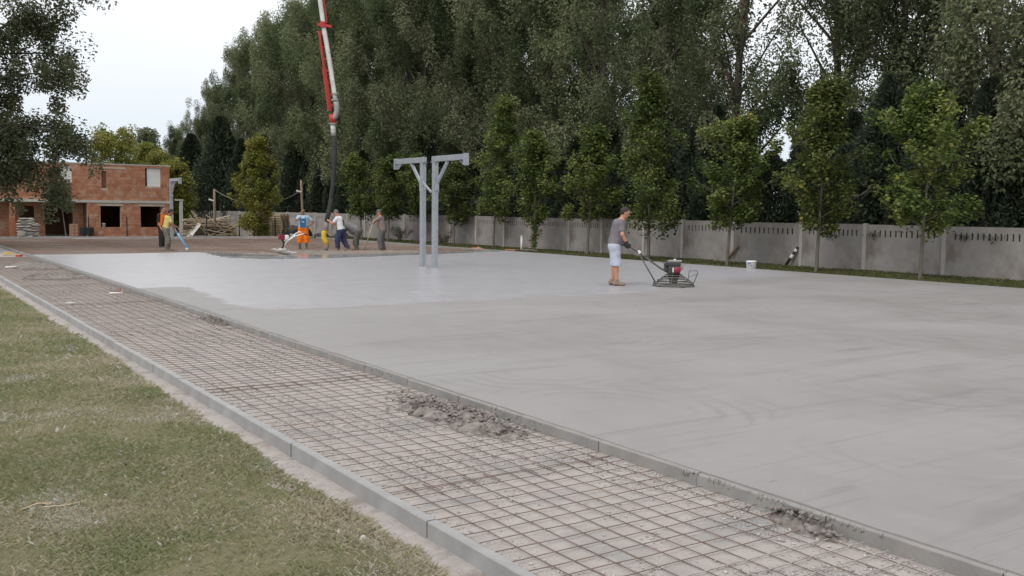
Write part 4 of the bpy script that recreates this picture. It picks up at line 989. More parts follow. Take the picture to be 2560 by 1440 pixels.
# ================================================================= VIBRATING SCREED
sc = thing('vibrating_screed', 'white-framed vibrating screed with small red engine resting on wet concrete', 'machine', (13.12, 34.5, .012), 0)
def ls(p): return (p[0]-13.12, p[1]-34.5, p[2]-.012)
b0, b1 = Vector((13.36, 36.3, 0)), Vector((12.93, 32.75, 0)); d = (b1-b0).normalized()
MB().bar(ls(b0+Vector((0, 0, .035))), ls(b1+Vector((0, 0, .035))), .15, .05).build('blade', m_steelgrey, sc, bevel=.006)
MB().bar(ls(b0+Vector((.07, 0, .065))), ls(b1+Vector((.07, 0, .065))), .02, .03).build('blade_rib', m_white, sc)
MB().obox((0.0, 0, .10), (.12, .09, .035)).build('vibrator', m_white, sc, bevel=.02)
MB().tube([(0, 0, .12), (.05, -.03, .28), (.03, -.02, .42), (-.02, .0, .50)], [.035, .04, .045, .05], 8).build('drive_shaft', m_black, sc, True)
mb = MB().obox((-.03, .02, .56), (.12, .11, .09)); mb.build('engine', m_engred, sc, bevel=.03)
MB().obox((.14, -.06, .55), (.07, .08, .09)).build('fuel_tank', m_whiteclean, sc, bevel=.03)
MB().obox((-.02, .02, .655), (.10, .09, .025)).build('engine_cover', m_black, sc, bevel=.01)
rt = Vector((.83, -.56, 0))
fr_ = MB(); fr_.tube([(.0, 0, .10), rt*.17+Vector((0, 0, .40)), rt*.50+Vector((0, 0, .62)), rt*.68+Vector((0, 0, .66)), rt*.82+Vector((.03, .05, .70))], .020, 7)
fr_.tube([rt*.17+Vector((0, 0, .40)), rt*.42+Vector((.1, .16, .66)), rt*.58+Vector((.12, .2, .76)), rt*.70+Vector((.12, .2, .73))], .020, 7)
fr_.tube([rt*.17+Vector((0, 0, .40)), rt*-.10+Vector((0, 0, .52)), rt*-.2+Vector((0, 0, .53))], .018, 6)
fr_.tube([rt*.42+Vector((0, 0, .565)), rt*.42+Vector((.1, .16, .66))], .015, 6); fr_.build('handle_frame', m_whiteclean, sc, True)
MB().tube([rt*.80+Vector((.02, .04, .695)), rt*.93+Vector((.05, .08, .64))], .024, 7).build('grip', m_black, sc, True)
MB().bar(rt*.25+Vector((.1, .15, .66)), rt*.55+Vector((.12, .15, .60)), .05, .06).build('tool_tray', m_steelgrey, sc)

# ================================================================= POWER TROWEL
pt = thing('power_trowel', 'walk-behind power trowel with guard rings and red-starter engine', 'machine', (15.09, 15.70, .005), R(-36))
# local +x points away from the operator
m_ring = MB(); m_ring.ring((0, 0, .028), .455, .016); m_ring.build('guard_ring', m_trowel, pt, True)
MB().ring((0, 0, .075), .445, .013).build('guard_ring', m_trowel, pt, True)
MB().ring((0, 0, .135), .36, .012).build('guard_ring', m_trowel, pt, True)
MB().ring((0, 0, .20), .26, .012).build('guard_ring', m_trowel, pt, True)
for k in range(6):
    a = k*math.pi/3+.26; c, s = math.cos(a), math.sin(a)
    MB().tube([(c*.455, s*.455, .03), (c*.445, s*.445, .08), (c*.16, s*.16, .27)], .010, 6).build('guard_strut', m_trowel, pt, True)
for k in range(4):
    a = k*math.pi/2+.5; c, s = math.cos(a), math.sin(a)
    MB().obox((c*.27, s*.27, .015), (.17, .06, .003), Matrix.Rotation(a, 3, 'Z') @ Matrix.Rotation(.05, 3, 'X')).build('blade', m_steelgrey, pt)
    MB().bar((c*.05, s*.05, .05), (c*.38, s*.38, .032), .025, .022).build('blade_arm', m_muddy, pt)
MB().lathe([(.05, .03), (.09, .06), (.10, .16), (.13, .18), (.13, .24)], (0, 0, 0), 14).build('gearbox', m_trowel, pt, True)
MB().lathe([(.19, .245), (.19, .262)], (0, 0, 0), 18).build('deck', m_trowel, pt)
MB().obox((.0, 0, .36), (.135, .12, .095)).build('crankcase', m_engine, pt, bevel=.03)
MB().obox((-.03, 0, .50), (.17, .10, .05)).build('fuel_tank', m_engine, pt, bevel=.025)
MB().obox((.02, .02, .565), (.15, .085, .018)).build('tank_lid', m_steelgrey, pt, bevel=.01)
MB().lathe([(.025, .583), (.03, .60), (.02, .61)], (.02, 0, 0), 10).build('fuel_cap', m_whiteclean, pt)
MB().obox((-.16, .03, .42), (.05, .08, .09)).build('air_filter', m_engine, pt, bevel=.02)
st_ = MB(); st_.lathe([(.070, 0), (.078, .03), (.068, .055), (.03, .06)], (0, 0, 0), 18); so = st_.build('recoil_starter', m_engred, pt, True); so.rotation_euler = (R(90), 0, 0); so.location = (.06, -.115, .37)
MB().box(-.045, -.015, -.128, -.118, .32, .42).build('starter_grille', m_whiteclean, pt)
mf = MB().lathe([(.05, 0), (.06, .02), (.06, .12), (.05, .14)], (.15, .05, .36), 12); mf.build('muffler', m_steelgrey, pt, True)
hnd = MB(); hnd.tube([(-.02, 0, .25), (-.30, 0, .40), (-.75, 0, .72), (-.80, 0, .74)], .021, 8); hnd.tube([(-.80, 0, .74), (-.86, .10, .78), (-.98, .20, .86), (-1.10, .22, .90)], .014, 7); hnd.tube([(-.80, 0, .74), (-.86, -.10, .78), (-.98, -.20, .86), (-1.10, -.22, .90)], .014, 7)
hnd.build('handle', m_trowel, pt, True)
MB().tube([(-.40, .02, .08), (-.58, .01, .38), (-.76, 0, .68)], .015, 7).build('handle_stay', m_trowel, pt, True)
for s in (-1, 1): MB().tube([(-1.02, s*.213, .877), (-1.13, s*.222, .908)], .021, 8).build('grip', m_black, pt, True)
MB().obox((-.78, 0, .755), (.035, .03, .035), Matrix.Rotation(.6, 3, 'Y')).build('pitch_knob', m_whiteclean, pt, bevel=.012)
cb = []
for i in range(13):
    t = i/12; cb.append((-.68+.60*t, -.05, .66-.36*t+.16*math.sin(math.pi*t)))
MB().tube(cb, .006, 5).build('throttle_cable', m_black, pt, True)
MB().tube([(.30, -.12, .12), (.33, -.13, .36), (.50, -.12, .36), (.52, -.12, .31), (.43, -.12, .08)], .010, 6).build('lifting_loop', m_trowel, pt, True)
MB().tube([(.33, -.13, .22), (.51, -.12, .28)], .006, 5).build('loop_brace', m_trowel, pt, True)

# ================================================================= SMALL THINGS
bk = thing('paint_bucket', 'white plastic bucket with blue print on the slab edge by the wall', 'bucket', (22.05, 19.65, .006), R(-60))
MB().lathe([(.128, 0), (.138, .06), (.15, .20), (.157, .20), (.157, .235), (.148, .236), (.140, .03), (.02, .028)], (0, 0, 0), 22).build('tub', m_whiteclean, bk, True)
mb = MB(); m_ink = material('m_ink', (.10, .13, .32), (.12, .15, .36), 9, .6)
for (a0, a1, z0, z1) in ((-.55, .15, .135, .165), (-.5, -.35, .165, .18), (.0, .12, .165, .175), (-.3, .42, .06, .075), (-.3, .2, .035, .05), (.2, .42, .085, .11)):
    for k in range(6):
        aa, ab = a0+(a1-a0)*k/6, a0+(a1-a0)*(k+1)/6; q = []
        for (an, zz) in ((aa, z0), (ab, z0), (ab, z1), (aa, z1)):
            rr_ = .129+.022*zz/.2+.0035; q.append((rr_*math.cos(an-1.57), rr_*math.sin(an-1.57), zz))
        n = len(mb.v); mb.v += q; mb.f.append((n, n+1, n+2, n+3))
mb.build('print', m_ink, bk)
hb = []
for i in range(13):
    a = math.pi*i/12; hb.append((.155*math.cos(a), -.02-.10*math.sin(a)*.2, .19-.06*math.sin(a)))
MB().tube(hb, .004, 5).build('bail', m_steelgrey, bk, True)
wpz = thing('white_pipe', 'upright white plastic pipe standing before the wall', 'pipe', (24.3, 34.9, -.1)); MB().tube([(0, 0, -.1), (.005, 0, .66)], .055, 12).build('tube', m_whiteclean, wpz, True); MB().lathe([(.062, .56), (.062, .66)], (.005, 0, 0), 12).build('socket', m_whiteclean, wpz)
for i, (x, y, rz, l, m) in enumerate([(23.7, 34.6, .4, 'reddish paving slab lying at the foot of the white pipe', m_terracotta), (24.3, 34.3, -.5, 'grey paving slab beside the foot of the white pipe', m_spill)]):
    o = MB().obox((0, 0, 0), (.35, .25, .035)).build('paving_slab', m, None, bevel=.008); o.location = (x, y, -.07+i*.01); o.rotation_euler = (0, .04, rz); tag(o, l, 'slab')
o = heap('rubble_heap', 'orange-brown rubble heap by the slab corner left of the white pipe', 22.9, 36.4, .8, .35, .16, .3, 97, m_terracotta, 30, -.16); o['category'] = 'rubble'
# leaning props on the wall
def prop(a, b, label, tape=False):
    a, b = Vector(a), Vector(b); t = thing('wall_prop', label, 'prop', a); d = b-a
    MB().tube([(0, 0, 0), d], .048, 8).build('pipe', m_soil if not tape else m_black, t, True)
    if tape:
        for (u, v) in ((.45, .62), (.78, .90)): MB().tube([d*u, d*v], .056, 8).build('tape', m_whiteclean, t)
prop((26.02, 24.4, -.13), (26.12, 23.95, .48), 'brown pipe prop leaning on the wall near the bucket')
prop((26.05, 21.72, -.13), (26.2, 21.33, .54), 'dark prop with white tape bands leaning on the wall', True)
# litter on path and lawn
def scrap(x, y, z, dims, rot, label, mat, cat='scrap'):
    o = MB().obox((0, 0, 0), dims).build('scrap_piece', mat, None, bevel=min(dims)*.4); o.location = (x, y, z); o.rotation_euler = rot
    return tag(o, label, cat)
scrap(4.55, 37.3, -.07, (.45, .05, .02), (0, 0, .35), 'pale wooden batten on the far end of the path', m_pallet, 'batten')
scrap(4.45, 38.7, -.07, (.12, .10, .03), (0, 0, .2), 'yellow scrap on the far end of the path', m_yellow)
scrap(4.53, 36.46, -.07, (.10, .07, .03), (0, 0, .8), 'small red scrap on the far end of the path', m_red)
scrap(3.51, 30.0, -.08, (.14, .06, .03), (0, 0, .4), 'white foam scrap on the path by the left edge', m_whiteclean)
t = thing('foam_scrap', 'white foam strip with a red peg stuck upright on the path', 'scrap', (4.22, 20.2, -.085), -.6); MB().obox((0, 0, .012), (.12, .03, .012)).build('strip', m_whiteclean, t, bevel=.004); MB().tube([(.08, 0, .02), (.09, 0, .09), (.11, 0, .10)], .010, 6).build('peg', m_red, t)
scrap(3.10, 18.4, -.08, (.09, .06, .02), (.1, .1, .7), 'grey crumb of concrete on the mesh by the outer kerb', m_slabconc, 'lump')
for i, (x, y, s, rz, lab) in enumerate([(1.27, 5.11, .045, .3, 'dry beige leaf curled on the grass at bottom left'), (2.09, 4.70, .022, 1.2, 'white shell-like chip on the grass near the kerb'), (2.16, 4.54, .026, .2, 'flat white chip on the grass, nearest the kerb'), (1.98, 4.80, .022, .9, 'rounded pale pebble on the grass left of the white chips'), (1.23, 8.03, .03, .4, 'white chip in the grass towards the left edge'), (1.76, 6.66, .022, 1.0, 'small white chip in the middle of the lawn'), (1.18, 6.04, .026, 2.0, 'white chip in the grass above the dry leaf'), (1.63, 6.09, .024, .1, 'thin pale splinter lying in the grass')]):
    flat = i in (0, 2, 7); o = heap('pale_chip', lab, x, y, s*(1.0 if flat else .6), s*.5, s*(.25 if flat else .3), rz, 700+i, m_pallet if i == 0 else m_bag, 14, -.095); o['category'] = 'leaf' if i == 0 else 'chip'
tw = thing('dry_twig', 'pale looped dry twig on the lawn at the left edge', 'twig', (.86, 6.0, -.085)); MB().tube([(-.15, 0, 0), (-.05, .05, .01), (.02, 0, .012), (-.03, -.04, .01), (.08, -.06, .005), (.22, .0, 0)], .004, 5).build('stem', m_pallet, tw, True)

# ================================================================= PEOPLE
def smin(a, b, k):
    h = np.clip(.5+.5*(b-a)/k, 0, 1); return b*(1-h)+a*h-k*h*(1-h)
def cone(a, b, ra, rb=None, k=.03): return ('c', np.array(a, float), np.array(b, float), ra, ra if rb is None else rb, k)
def ell(c, r, Rm=None, k=.02): return ('e', np.array(c, float), np.array(r, float), np.eye(3) if Rm is None else Rm, 0, k)
def sdf_mesh(prims, res, clips=(), cuts=()):
    """smooth union of tapered limbs and ellipsoids, surfaced with naive surface nets"""
    lo = np.full(3, 9.); hi = np.full(3, -9.)
    for p in prims:
        pad = max(p[3], p[4]) if p[0] == 'c' else p[2].max()
        for q in ((p[1], p[2]) if p[0] == 'c' else (p[1],)): lo = np.minimum(lo, q-pad); hi = np.maximum(hi, q+pad)
    lo -= .03; hi += .03; n = np.ceil((hi-lo)/res).astype(int)+1
    ax = [lo[i]+res*np.arange(n[i]) for i in range(3)]; D = np.full(n, 1.0)
    for p in prims:
        pad = (max(p[3], p[4]) if p[0] == 'c' else p[2].max())+.06
        pl = np.minimum(p[1], p[2])-pad if p[0] == 'c' else p[1]-pad; ph = np.maximum(p[1], p[2])+pad if p[0] == 'c' else p[1]+pad
        s = [slice(max(0, int((pl[i]-lo[i])/res)), min(n[i], int((ph[i]-lo[i])/res)+2)) for i in range(3)]
        X = np.stack(np.meshgrid(*[ax[i][s[i]] for i in range(3)], indexing='ij'), -1)
        if p[0] == 'c':
            ab = p[2]-p[1]; L2 = max(ab @ ab, 1e-9); t = np.clip(((X-p[1]) @ ab)/L2, 0, 1); d = np.linalg.norm(X-p[1]-t[..., None]*ab, axis=-1)-(p[3]+(p[4]-p[3])*t)
        else:
            Y = (X-p[1]) @ p[3]; k0 = np.linalg.norm(Y/p[2], axis=-1); k1 = np.linalg.norm(Y/p[2]**2, axis=-1); d = k0*(k0-1)/np.maximum(k1, 1e-6)
        D[tuple(s)] = smin(D[tuple(s)], d, p[5])
    if len(clips) or len(cuts):
        X = np.stack(np.meshgrid(*ax, indexing='ij'), -1)
        for (c, nn) in clips: D = np.maximum(D, -((X-np.array(c)) @ np.array(nn, float)))
    S = D < 0; off = [(i, j, k) for i in (0, 1) for j in (0, 1) for k in (0, 1)]
    def sh(A, o): return A[o[0]:A.shape[0]-1+o[0], o[1]:A.shape[1]-1+o[1], o[2]:A.shape[2]-1+o[2]]
    cnt = sum(sh(S, o).astype(np.int8) for o in off); act = (cnt > 0) & (cnt < 8); cid = np.full(act.shape, -1); I = np.argwhere(act); cid[act] = np.arange(len(I))
    cv = np.stack([D[I[:, 0]+o[0], I[:, 1]+o[1], I[:, 2]+o[2]] for o in off], 1); acc = np.zeros((len(I), 3)); m = np.zeros(len(I)); oa = np.array(off, float)
    for a in range(8):
        for b in range(a+1, 8):
            if abs(oa[a]-oa[b]).sum() == 1:
                w = (cv[:, a] < 0) != (cv[:, b] < 0); t = np.where(w, cv[:, a]/np.where(w, cv[:, a]-cv[:, b], 1), 0)
                acc += np.where(w[:, None], oa[a]+t[:, None]*(oa[b]-oa[a]), 0); m += w
    V = lo+res*(I+acc/m[:, None]); F = []
    for axis in range(3):
        o1 = [0, 0, 0]; o1[axis] = 1; a0 = [slice(0, n[i]-(1 if i == axis else 0)) for i in range(3)]; a1 = [slice(o1[i], n[i]) for i in range(3)]
        s0 = S[tuple(a0)]; s1 = S[tuple(a1)]; E = np.argwhere(s0 != s1); u, v = (axis+1) % 3, (axis+2) % 3
        E = E[(E[:, u] > 0) & (E[:, v] > 0) & (E[:, u] < n[u]-1) & (E[:, v] < n[v]-1)]
        fl = S[E[:, 0], E[:, 1], E[:, 2]]; q = []
        for du, dv in ((-1, -1), (0, -1), (0, 0), (-1, 0)):
            c = E.copy(); c[:, u] += du; c[:, v] += dv; q.append(cid[c[:, 0], c[:, 1], c[:, 2]])
        q = np.stack(q, 1); q[~fl] = q[~fl][:, ::-1]; F.append(q)
    F = np.concatenate(F); F = F[(F >= 0).all(1)]
    return V, F
def nv(v): v = np.array(v, float); return v/np.linalg.norm(v)

BASE = dict(pelvis=(0, 0, .95), chest=(0, 0, 1.28), neck=(0, 0, 1.46), head=(.025, 0, 1.625), face=(1, 0, 0),
            shL=(0, .185, 1.41), shR=(0, -.185, 1.41), elL=(-.02, .25, 1.13), elR=(-.02, -.25, 1.13), wrL=(.04, .27, .88), wrR=(.04, -.27, .88),
            hipL=(0, .095, .92), hipR=(0, -.095, .92), knL=(.03, .11, .50), knR=(.03, -.11, .50), anL=(0, .11, .085), anR=(0, -.11, .085), toL=(.15, .13, .035), toR=(.15, -.13, .035), curl=.5)
def person(label, loc, rz, pose, top, bottom, shoes, hair, skin, res=.0125, sleeve=.62, leg_end=.12, leg_r=(.105, .085), hem=-.02, belly=.0, bib=None, vest=None, glove=None, cap=None, boots=0.0, straps=None, patch=False, bulk=0.0):
    J = {k: (np.array(v, float) if not isinstance(v, float) else v) for k, v in {**BASE, **pose}.items()}
    root = thing('person', label, 'person', loc, rz)
    up = nv(J['neck']-J['pelvis']); lf = nv(J['shL']-J['shR']); fwd = np.cross(lf, up); fwd = nv(fwd)
    f = nv(J['face']); hu = nv(np.array([0, 0, 1.0])-f*f[2]) if abs(f[2]) < .9 else up; hl = np.cross(hu, f); HR = np.stack([f, hl, hu], 1)
    H = J['head']; hp = lambda x, y, z: H+f*x+hl*y+hu*z
    def torso(g):
        P = []; g = g+bulk
        for s in (1, -1):
            hip = J['hipL'] if s > 0 else J['hipR']; c = J['chest']+lf*s*.075
            P += [cone(c+up*.06, J['pelvis']+lf*s*.065+up*.04, .108+g, .105+g, .05), cone(J['pelvis']+lf*s*.065+up*.04, hip-up*.02, .108+g, .10+g, .04)]
        P += [cone(J['shL']-lf*.03, J['shR']+lf*.03, .062+g, .062+g, .05), cone(J['chest']+up*.10-fwd*.01, J['neck']-up*.02, .085+g, .055+g*.5, .05)]
        if belly: P.append(ell((J['pelvis']+J['chest'])/2+fwd*(.03+belly*.5)-up*.03, (.11+belly*.5+g, .145+g, .17+g), np.stack([fwd, lf, up], 1), .06))
        return P
    def limb(a, b, c, r, g, k=.03): return [cone(J[a], J[b], r[0]+g, r[1]+g, k), cone(J[b], J[c], r[1]+g, r[2]+g, k)]
    def hand(S, g=0.0):
        w = J['wr'+S]; d = nv(w-J['el'+S]); side = nv(np.cross(d, up)) if abs(d @ up) < .95 else fwd; s = 1 if S == 'L' else -1
        pn = nv(np.cross(d, side)); wide = nv(np.cross(pn, d)) if False else nv(fwd-d*(fwd @ d)) if abs(fwd @ d) < .8 else nv(lf-d*(lf @ d)); pn = np.cross(d, wide); pn = pn*(-1 if pn @ (lf*s) > 0 else 1)
        P = [cone(w, w+d*.085+wide*.018, .026+g, .024+g, .02), cone(w, w+d*.085-wide*.018, .026+g, .024+g, .02)]
        for q, (o, l) in enumerate(((-.03, .062), (-.010, .075), (.010, .080), (.030, .072))):
            b = w+d*.088+wide*o; cu = float(J['curl']); m = b+(d*math.cos(cu)+pn*math.sin(cu))*l*.55; e = m+(d*math.cos(cu*2.2)+pn*math.sin(cu*2.2))*l*.55
            P += [cone(b, m, .0098+g, .0092+g, .006), cone(m, e, .0092+g, .008+g, .006)]
        tb = w+d*.03+wide*.026; tm = tb+(d*.6+wide*.6+pn*.35)*.045; P += [cone(tb, tm, .013+g, .011+g, .01), cone(tm, tm+(d*.8+pn*.5)*.035, .0105+g, .009+g, .006)]
        return P
    AR = (.050, .041, .030); LR = (.085, .057, .040)
    body = torso(0)
    for S in 'LR':
        body += limb('sh'+S, 'el'+S, 'wr'+S, AR, 0)+hand(S)+limb('hip'+S, 'kn'+S, 'an'+S, LR, 0)
        kn, an = J['kn'+S], J['an'+S]; cal = kn+(an-kn)*.3; bk = nv(np.array([-1., 0, 0])); body.append(ell(cal+bk*.015, (.052, .05, .11), None, .03))
        body += [cone(an+np.array([-.03, 0, -.04]), J['to'+S], .036, .028, .03)]
    body += [cone(J['neck']-up*.03, hp(-.02, 0, -.06), .056, .052, .03), ell(hp(-.012, 0, .03), (.093, .073, .093), HR, .03), ell(hp(.012, 0, -.04), (.070, .058, .078), HR, .03), ell(hp(.045, 0, -.085), (.034, .034, .026), HR, .02),
             cone(hp(.080, 0, .018), hp(.102, 0, -.022), .011, .016, .012), cone(hp(.078, .04, .035), hp(.078, -.04, .035), .012, .012, .012), cone(hp(.078, .018, -.055), hp(.078, -.018, -.055), .011, .011, .012)]
    for s in (1, -1): body += [ell(hp(-.01, s*.075, -.005), (.020, .010, .032), HR, .006)]
    bo = raw('body', *sdf_mesh(body, res), skin, root, True)
    m_eye = m_black
    for s in (1, -1): raw('eye', *sdf_mesh([ell(hp(.0845, s*.031, .012), (.009, .013, .008), HR)], .004), m_eye, bo, True)
    tp_ = torso(.018)
    for S in 'LR':
        e = J['sh'+S]+(J['el'+S]-J['sh'+S])*sleeve; tp_ += [cone(J['sh'+S], e, .070, .066, .035)]
    raw('shirt', *sdf_mesh(tp_, res, [(J['pelvis']+up*hem, up), (J['neck']+up*.005, -up) if sleeve >= 0 else (J['neck'], -up)]), top, root, True)
    # legs of the trousers
    bt_ = []
    for s, S in ((1, 'L'), (-1, 'R')):
        bt_ += [cone(J['pelvis']+lf*s*.062+up*.06, J['hip'+S]-up*.02, .122+bulk, .122+bulk, .04), cone(J['hip'+S], J['kn'+S], .112+bulk*.6, leg_r[0], .03), cone(J['kn'+S], J['kn'+S]+(J['an'+S]-J['kn'+S])*1.0, leg_r[0], leg_r[1], .03)]
    raw('trousers', *sdf_mesh(bt_, res, [(J['pelvis']+up*(.07 if bib is None else .10), -up), ((0, 0, leg_end), (0, 0, 1))]), bottom, root, True)
    for s, S in ((1, 'L'), (-1, 'R')):
        an, to = J['an'+S], J['to'+S]; P = [cone(an+np.array([-.035, 0, -.03]), to, .053, .046, .03), cone(an+np.array([-.02, 0, -.03]), an+np.array([0.0, 0, .04+boots]), .055, .056, .03)]
        zc = min(an[2], to[2])-.035
        raw('shoe', *sdf_mesh(P, .010, [((0, 0, zc-.012), (0, 0, 1)), ((0, 0, an[2]+.05+boots), (0, 0, -1))]), shoes, root, True)
    if cap is None:
        hr = [ell(hp(-.014, 0, .035), (.101, .080, .099), HR), ell(hp(-.04, 0, .0), (.075, .074, .08), HR)]
        raw('hair', *sdf_mesh(hr, .009, [(hp(.022, 0, .045), nv(hu*.50-f*.86))]), hair, root, True)
    else:
        hr = [ell(hp(-.04, 0, -.015), (.072, .074, .075), HR)]; raw('hair', *sdf_mesh(hr, .010, [(hp(-.03, 0, 0), -f)]), hair, root, True)
        c = raw('cap', *sdf_mesh([ell(hp(-.010, 0, .045), (.106, .086, .088), HR)], .009, [(hp(0, 0, .035), hu)]), cap, root, True)
        raw('brim', *sdf_mesh([ell(hp(.115, 0, .035), (.068, .072, .010), HR)], .007), cap, c, True)
    if glove:
        for S in 'LR':
            d = nv(J['wr'+S]-J['el'+S]); raw('glove', *sdf_mesh(hand(S, .006)+[cone(J['wr'+S]-d*.045, J['wr'+S]+d*.01, .040, .036)], .007), glove, root, True)
    if bib:
        P = torso(.033); bb = raw('bib', *sdf_mesh(P, res, [(J['chest']+up*.055, -up), (J['pelvis']+up*.0, up), (J['chest']+fwd*.045, fwd), (J['chest']+lf*.125, -lf), (J['chest']-lf*.125, lf)]), bib, root, True)
        for s in (1, -1):
            c = J['chest']; pt_ = [c+fwd*.135+lf*s*.085+up*.03, c+fwd*.10+lf*s*.095+up*.14, c+lf*s*.10+up*.215, c-fwd*.105+lf*s*.09+up*.13, c-fwd*.14+lf*s*.06-up*.02, J['pelvis']-fwd*.135+lf*s*.05+up*.1]
            MB().tube([Vector(q) for q in pt_], .017, 6).build('strap', straps or bib, root, True)
        if patch:
            q = J['chest']+fwd*.158-up*.09; Rm = Matrix(np.stack([fwd, lf, up], 1).tolist()); MB().obox(q, (.006, .042, .03), Rm).build('bib_patch', m_whitetee, bb)
            for dz in (-.008, .010): MB().obox(q+fwd*.007+up*dz, (.002, .03, .004), Rm).build('patch_line', m_bib, bb)
    elif straps:
        for s in (1, -1):
            c = J['chest']; pt_ = [J['pelvis']+fwd*.13+lf*s*.08+up*.05, c+fwd*.13+lf*s*.09, c+fwd*.08+lf*s*.10+up*.16, c+lf*s*.10+up*.205, c-fwd*.11+lf*s*.085+up*.11, c-fwd*.145+lf*s*.03-up*.08, J['pelvis']-fwd*.135+up*.1]
            MB().tube([Vector(q) for q in pt_], .015, 6).build('strap', straps, root, True)
    if vest:
        P = torso(.036)
        raw('vest', *sdf_mesh(P, res, [(J['pelvis']+up*.02, up), (J['neck']-up*.02, -up), (J['chest']+lf*.205, -lf), (J['chest']-lf*.205, lf)]), vest, root, True)
    return root

def P3(**k): return k
# the trowel operator
person('man in grey T-shirt and pale shorts steering the power trowel', (14.02, 16.46, .006), R(-37),
       P3(pelvis=(-.02, 0, .93), chest=(.05, 0, 1.29), neck=(.13, 0, 1.475), head=(.205, 0, 1.625), face=(.93, 0, -.36), shL=(.11, .195, 1.41), shR=(.11, -.195, 1.41), elL=(.13, .27, 1.15), elR=(.13, -.27, 1.15), wrL=(.235, .225, .945), wrR=(.235, -.225, .945),
          hipL=(-.02, .09, .90), hipR=(-.02, -.09, .90), knL=(.0, .10, .49), knR=(.02, -.10, .49), anL=(-.05, .10, .085), anR=(.03, -.10, .085), toL=(.10, .12, .035), toR=(.18, -.12, .035), curl=1.0),
       m_tgrey, m_shorts, m_shoe, m_hair, m_skin, res=.011, leg_end=.44, leg_r=(.102, .102), hem=-.035, belly=.05, bulk=.022, glove=m_glove)
# worker pointing, orange trousers
person('worker in light blue shirt, blue bib and orange trousers, pointing', (15.68, 38.8, -.11), R(-114),
       P3(elR=(.17, -.27, 1.27), wrR=(.40, -.17, 1.29), elL=(-.08, .44, 1.17), wrL=(.06, .24, 1.02), knL=(.02, .13, .50), knR=(.02, -.13, .50), anL=(0, .14, .085), anR=(0, -.14, .085), toL=(.13, .18, .03), toR=(.13, -.18, .03), curl=.9),
       m_ltblue, m_orange, m_boot, m_hair, m_skin_dk, leg_end=.30, leg_r=(.12, .115), bib=m_bib, patch=True, boots=.10)
# hose man
person('man in white T-shirt and navy dungarees gripping the hose', (16.13, 35.98, -.11), R(143),
       P3(pelvis=(-.03, 0, .92), chest=(.03, 0, 1.27), neck=(.10, 0, 1.45), head=(.175, 0, 1.60), face=(.85, 0, -.52), shL=(.10, .185, 1.38), shR=(.10, -.185, 1.38), elL=(.28, .20, 1.16), elR=(.26, -.20, 1.14), wrL=(.44, .12, 1.27), wrR=(.42, -.12, 1.22),
          hipL=(-.03, .09, .89), hipR=(-.03, -.09, .89), knL=(.10, .12, .49), knR=(-.12, -.12, .48), anL=(.07, .13, .085), anR=(-.30, -.13, .10), toL=(.22, .15, .035), toR=(-.16, -.15, .03), curl=.7),
       m_whitetee, m_navy, m_boot, m_hair_gr, m_skin, leg_end=.20, leg_r=(.105, .095), boots=.16, hem=.0, bib=None, straps=m_navy, bulk=.008)
# bent man
person('man in grey clothes bending down behind the man at the hose', (16.95, 36.30, -.11), R(143),
       P3(pelvis=(-.10, 0, .90), chest=(.30, 0, 1.08), neck=(.47, 0, 1.02), head=(.60, 0, .93), face=(.45, 0, -.89), shL=(.40, .19, 1.04), shR=(.40, -.19, 1.04), elL=(.50, .24, .76), elR=(.50, -.24, .76), wrL=(.56, .14, .52), wrR=(.58, -.14, .50),
          hipL=(-.10, .10, .86), hipR=(-.10, -.10, .86), knL=(.02, .16, .48), knR=(.0, -.16, .48), anL=(-.05, .17, .085), anR=(-.02, -.17, .085), toL=(.10, .20, .035), toR=(.13, -.20, .035), curl=.9),
       m_greycloth, m_greytrou, m_boot, m_hair, m_skin_dk, leg_end=.26, boots=.18, hem=.02, belly=.10, bulk=.035)
# cap man on the rake
person('man in a cap and brownish T-shirt leaning on a rake handle', (17.95, 35.98, -.11), R(150),
       P3(pelvis=(-.06, 0, .92), chest=(.0, 0, 1.28), neck=(.05, 0, 1.46), head=(.10, 0, 1.62), face=(.96, 0, -.25), shL=(.04, .185, 1.41), shR=(.04, -.185, 1.41), elL=(.26, .20, 1.28), elR=(.26, -.20, 1.26), wrL=(.28, .0, 1.27), wrR=(.30, .0, 1.20),
          hipL=(-.06, .09, .89), hipR=(-.06, -.09, .89), knL=(.05, .10, .49), knR=(.0, -.12, .49), anL=(.0, .10, .085), anR=(-.12, -.14, .085), toL=(.15, .12, .035), toR=(.03, -.17, .035), curl=1.1),
       m_browntee, m_greytrou, m_boot, m_hair_gr, m_skin, leg_end=.14, leg_r=(.10, .09), cap=m_cap, boots=.05, hem=-.02, belly=.02, bulk=.012)
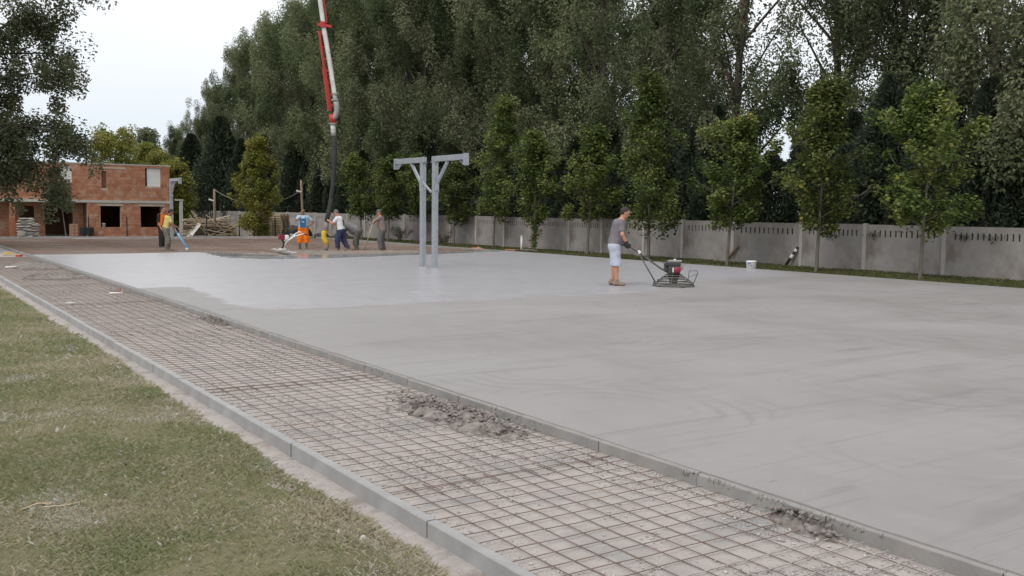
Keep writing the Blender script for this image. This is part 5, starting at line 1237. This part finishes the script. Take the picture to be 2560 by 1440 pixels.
rk = thing('rake', 'long-handled rake propping up the man in the cap', 'rake', (17.32, 36.32, -.10)); hv = Vector((17.69, 36.12, 1.20))-Vector((17.32, 36.32, -.10))
MB().tube([(0, 0, .02), hv*.5, hv], .017, 7).build('handle', m_pallet, rk, True); MB().bar((-.12, -.18, .03), (.12, .18, .03), .025, .03).build('head', m_steelgrey, rk)
# man in yellow
person('man in yellow T-shirt and camouflage trousers holding the blue pole, back turned', (10.02, 38.75, -.10), R(-8),
       P3(pelvis=(-.03, 0, .90), chest=(.03, 0, 1.23), neck=(.10, 0, 1.39), head=(.17, 0, 1.54), face=(.88, 0, -.45), shL=(.08, .18, 1.34), shR=(.08, -.18, 1.34), elL=(.20, .22, 1.10), elR=(.16, -.25, 1.08), wrL=(.36, .05, .98), wrR=(.33, -.16, .80),
          hipL=(-.03, .09, .87), hipR=(-.03, -.09, .87), knL=(.06, .12, .48), knR=(.04, -.11, .48), anL=(.10, .12, .085), anR=(-.03, -.11, .085), toL=(.25, .14, .035), toR=(.12, -.14, .035), curl=1.0),
       m_yellowtee, m_camo, m_boot, m_hair, m_skin_dk, leg_end=.30, leg_r=(.105, .10), boots=.2, hem=.03, straps=m_black)
person('man in black shirt and orange safety vest behind the man in yellow', (10.66, 41.9, -.11), R(-50),
       P3(head=(.03, 0, 1.63), face=(.95, .1, -.1), wrL=(.10, .25, .90), wrR=(.10, -.25, .90)),
       m_darkcloth, m_darkcloth, m_boot, m_hair, m_skin, leg_end=.10, vest=m_hivis, hem=-.03, sleeve=.95)
bp = thing('float_pole', 'thick blue pole with a flat float board at its foot', 'tool', (10.67, 38.2, -.02)); a = Vector((10.17, 38.62, 1.02))-Vector((10.67, 38.2, -.02))
MB().tube([(0, 0, .05), a*.5, a*.62], .042, 10).build('pole', m_blue, bp, True); MB().tube([a*.6, a*.8, a], .030, 10).build('upper_pole', m_galv, bp, True); MB().tube([(0, 0, .0), a*.07], .050, 10).build('foot', m_whiteclean, bp, True); MB().obox((0, -.15, -.03), (.42, .07, .015)).build('board', m_steelgrey, bp)
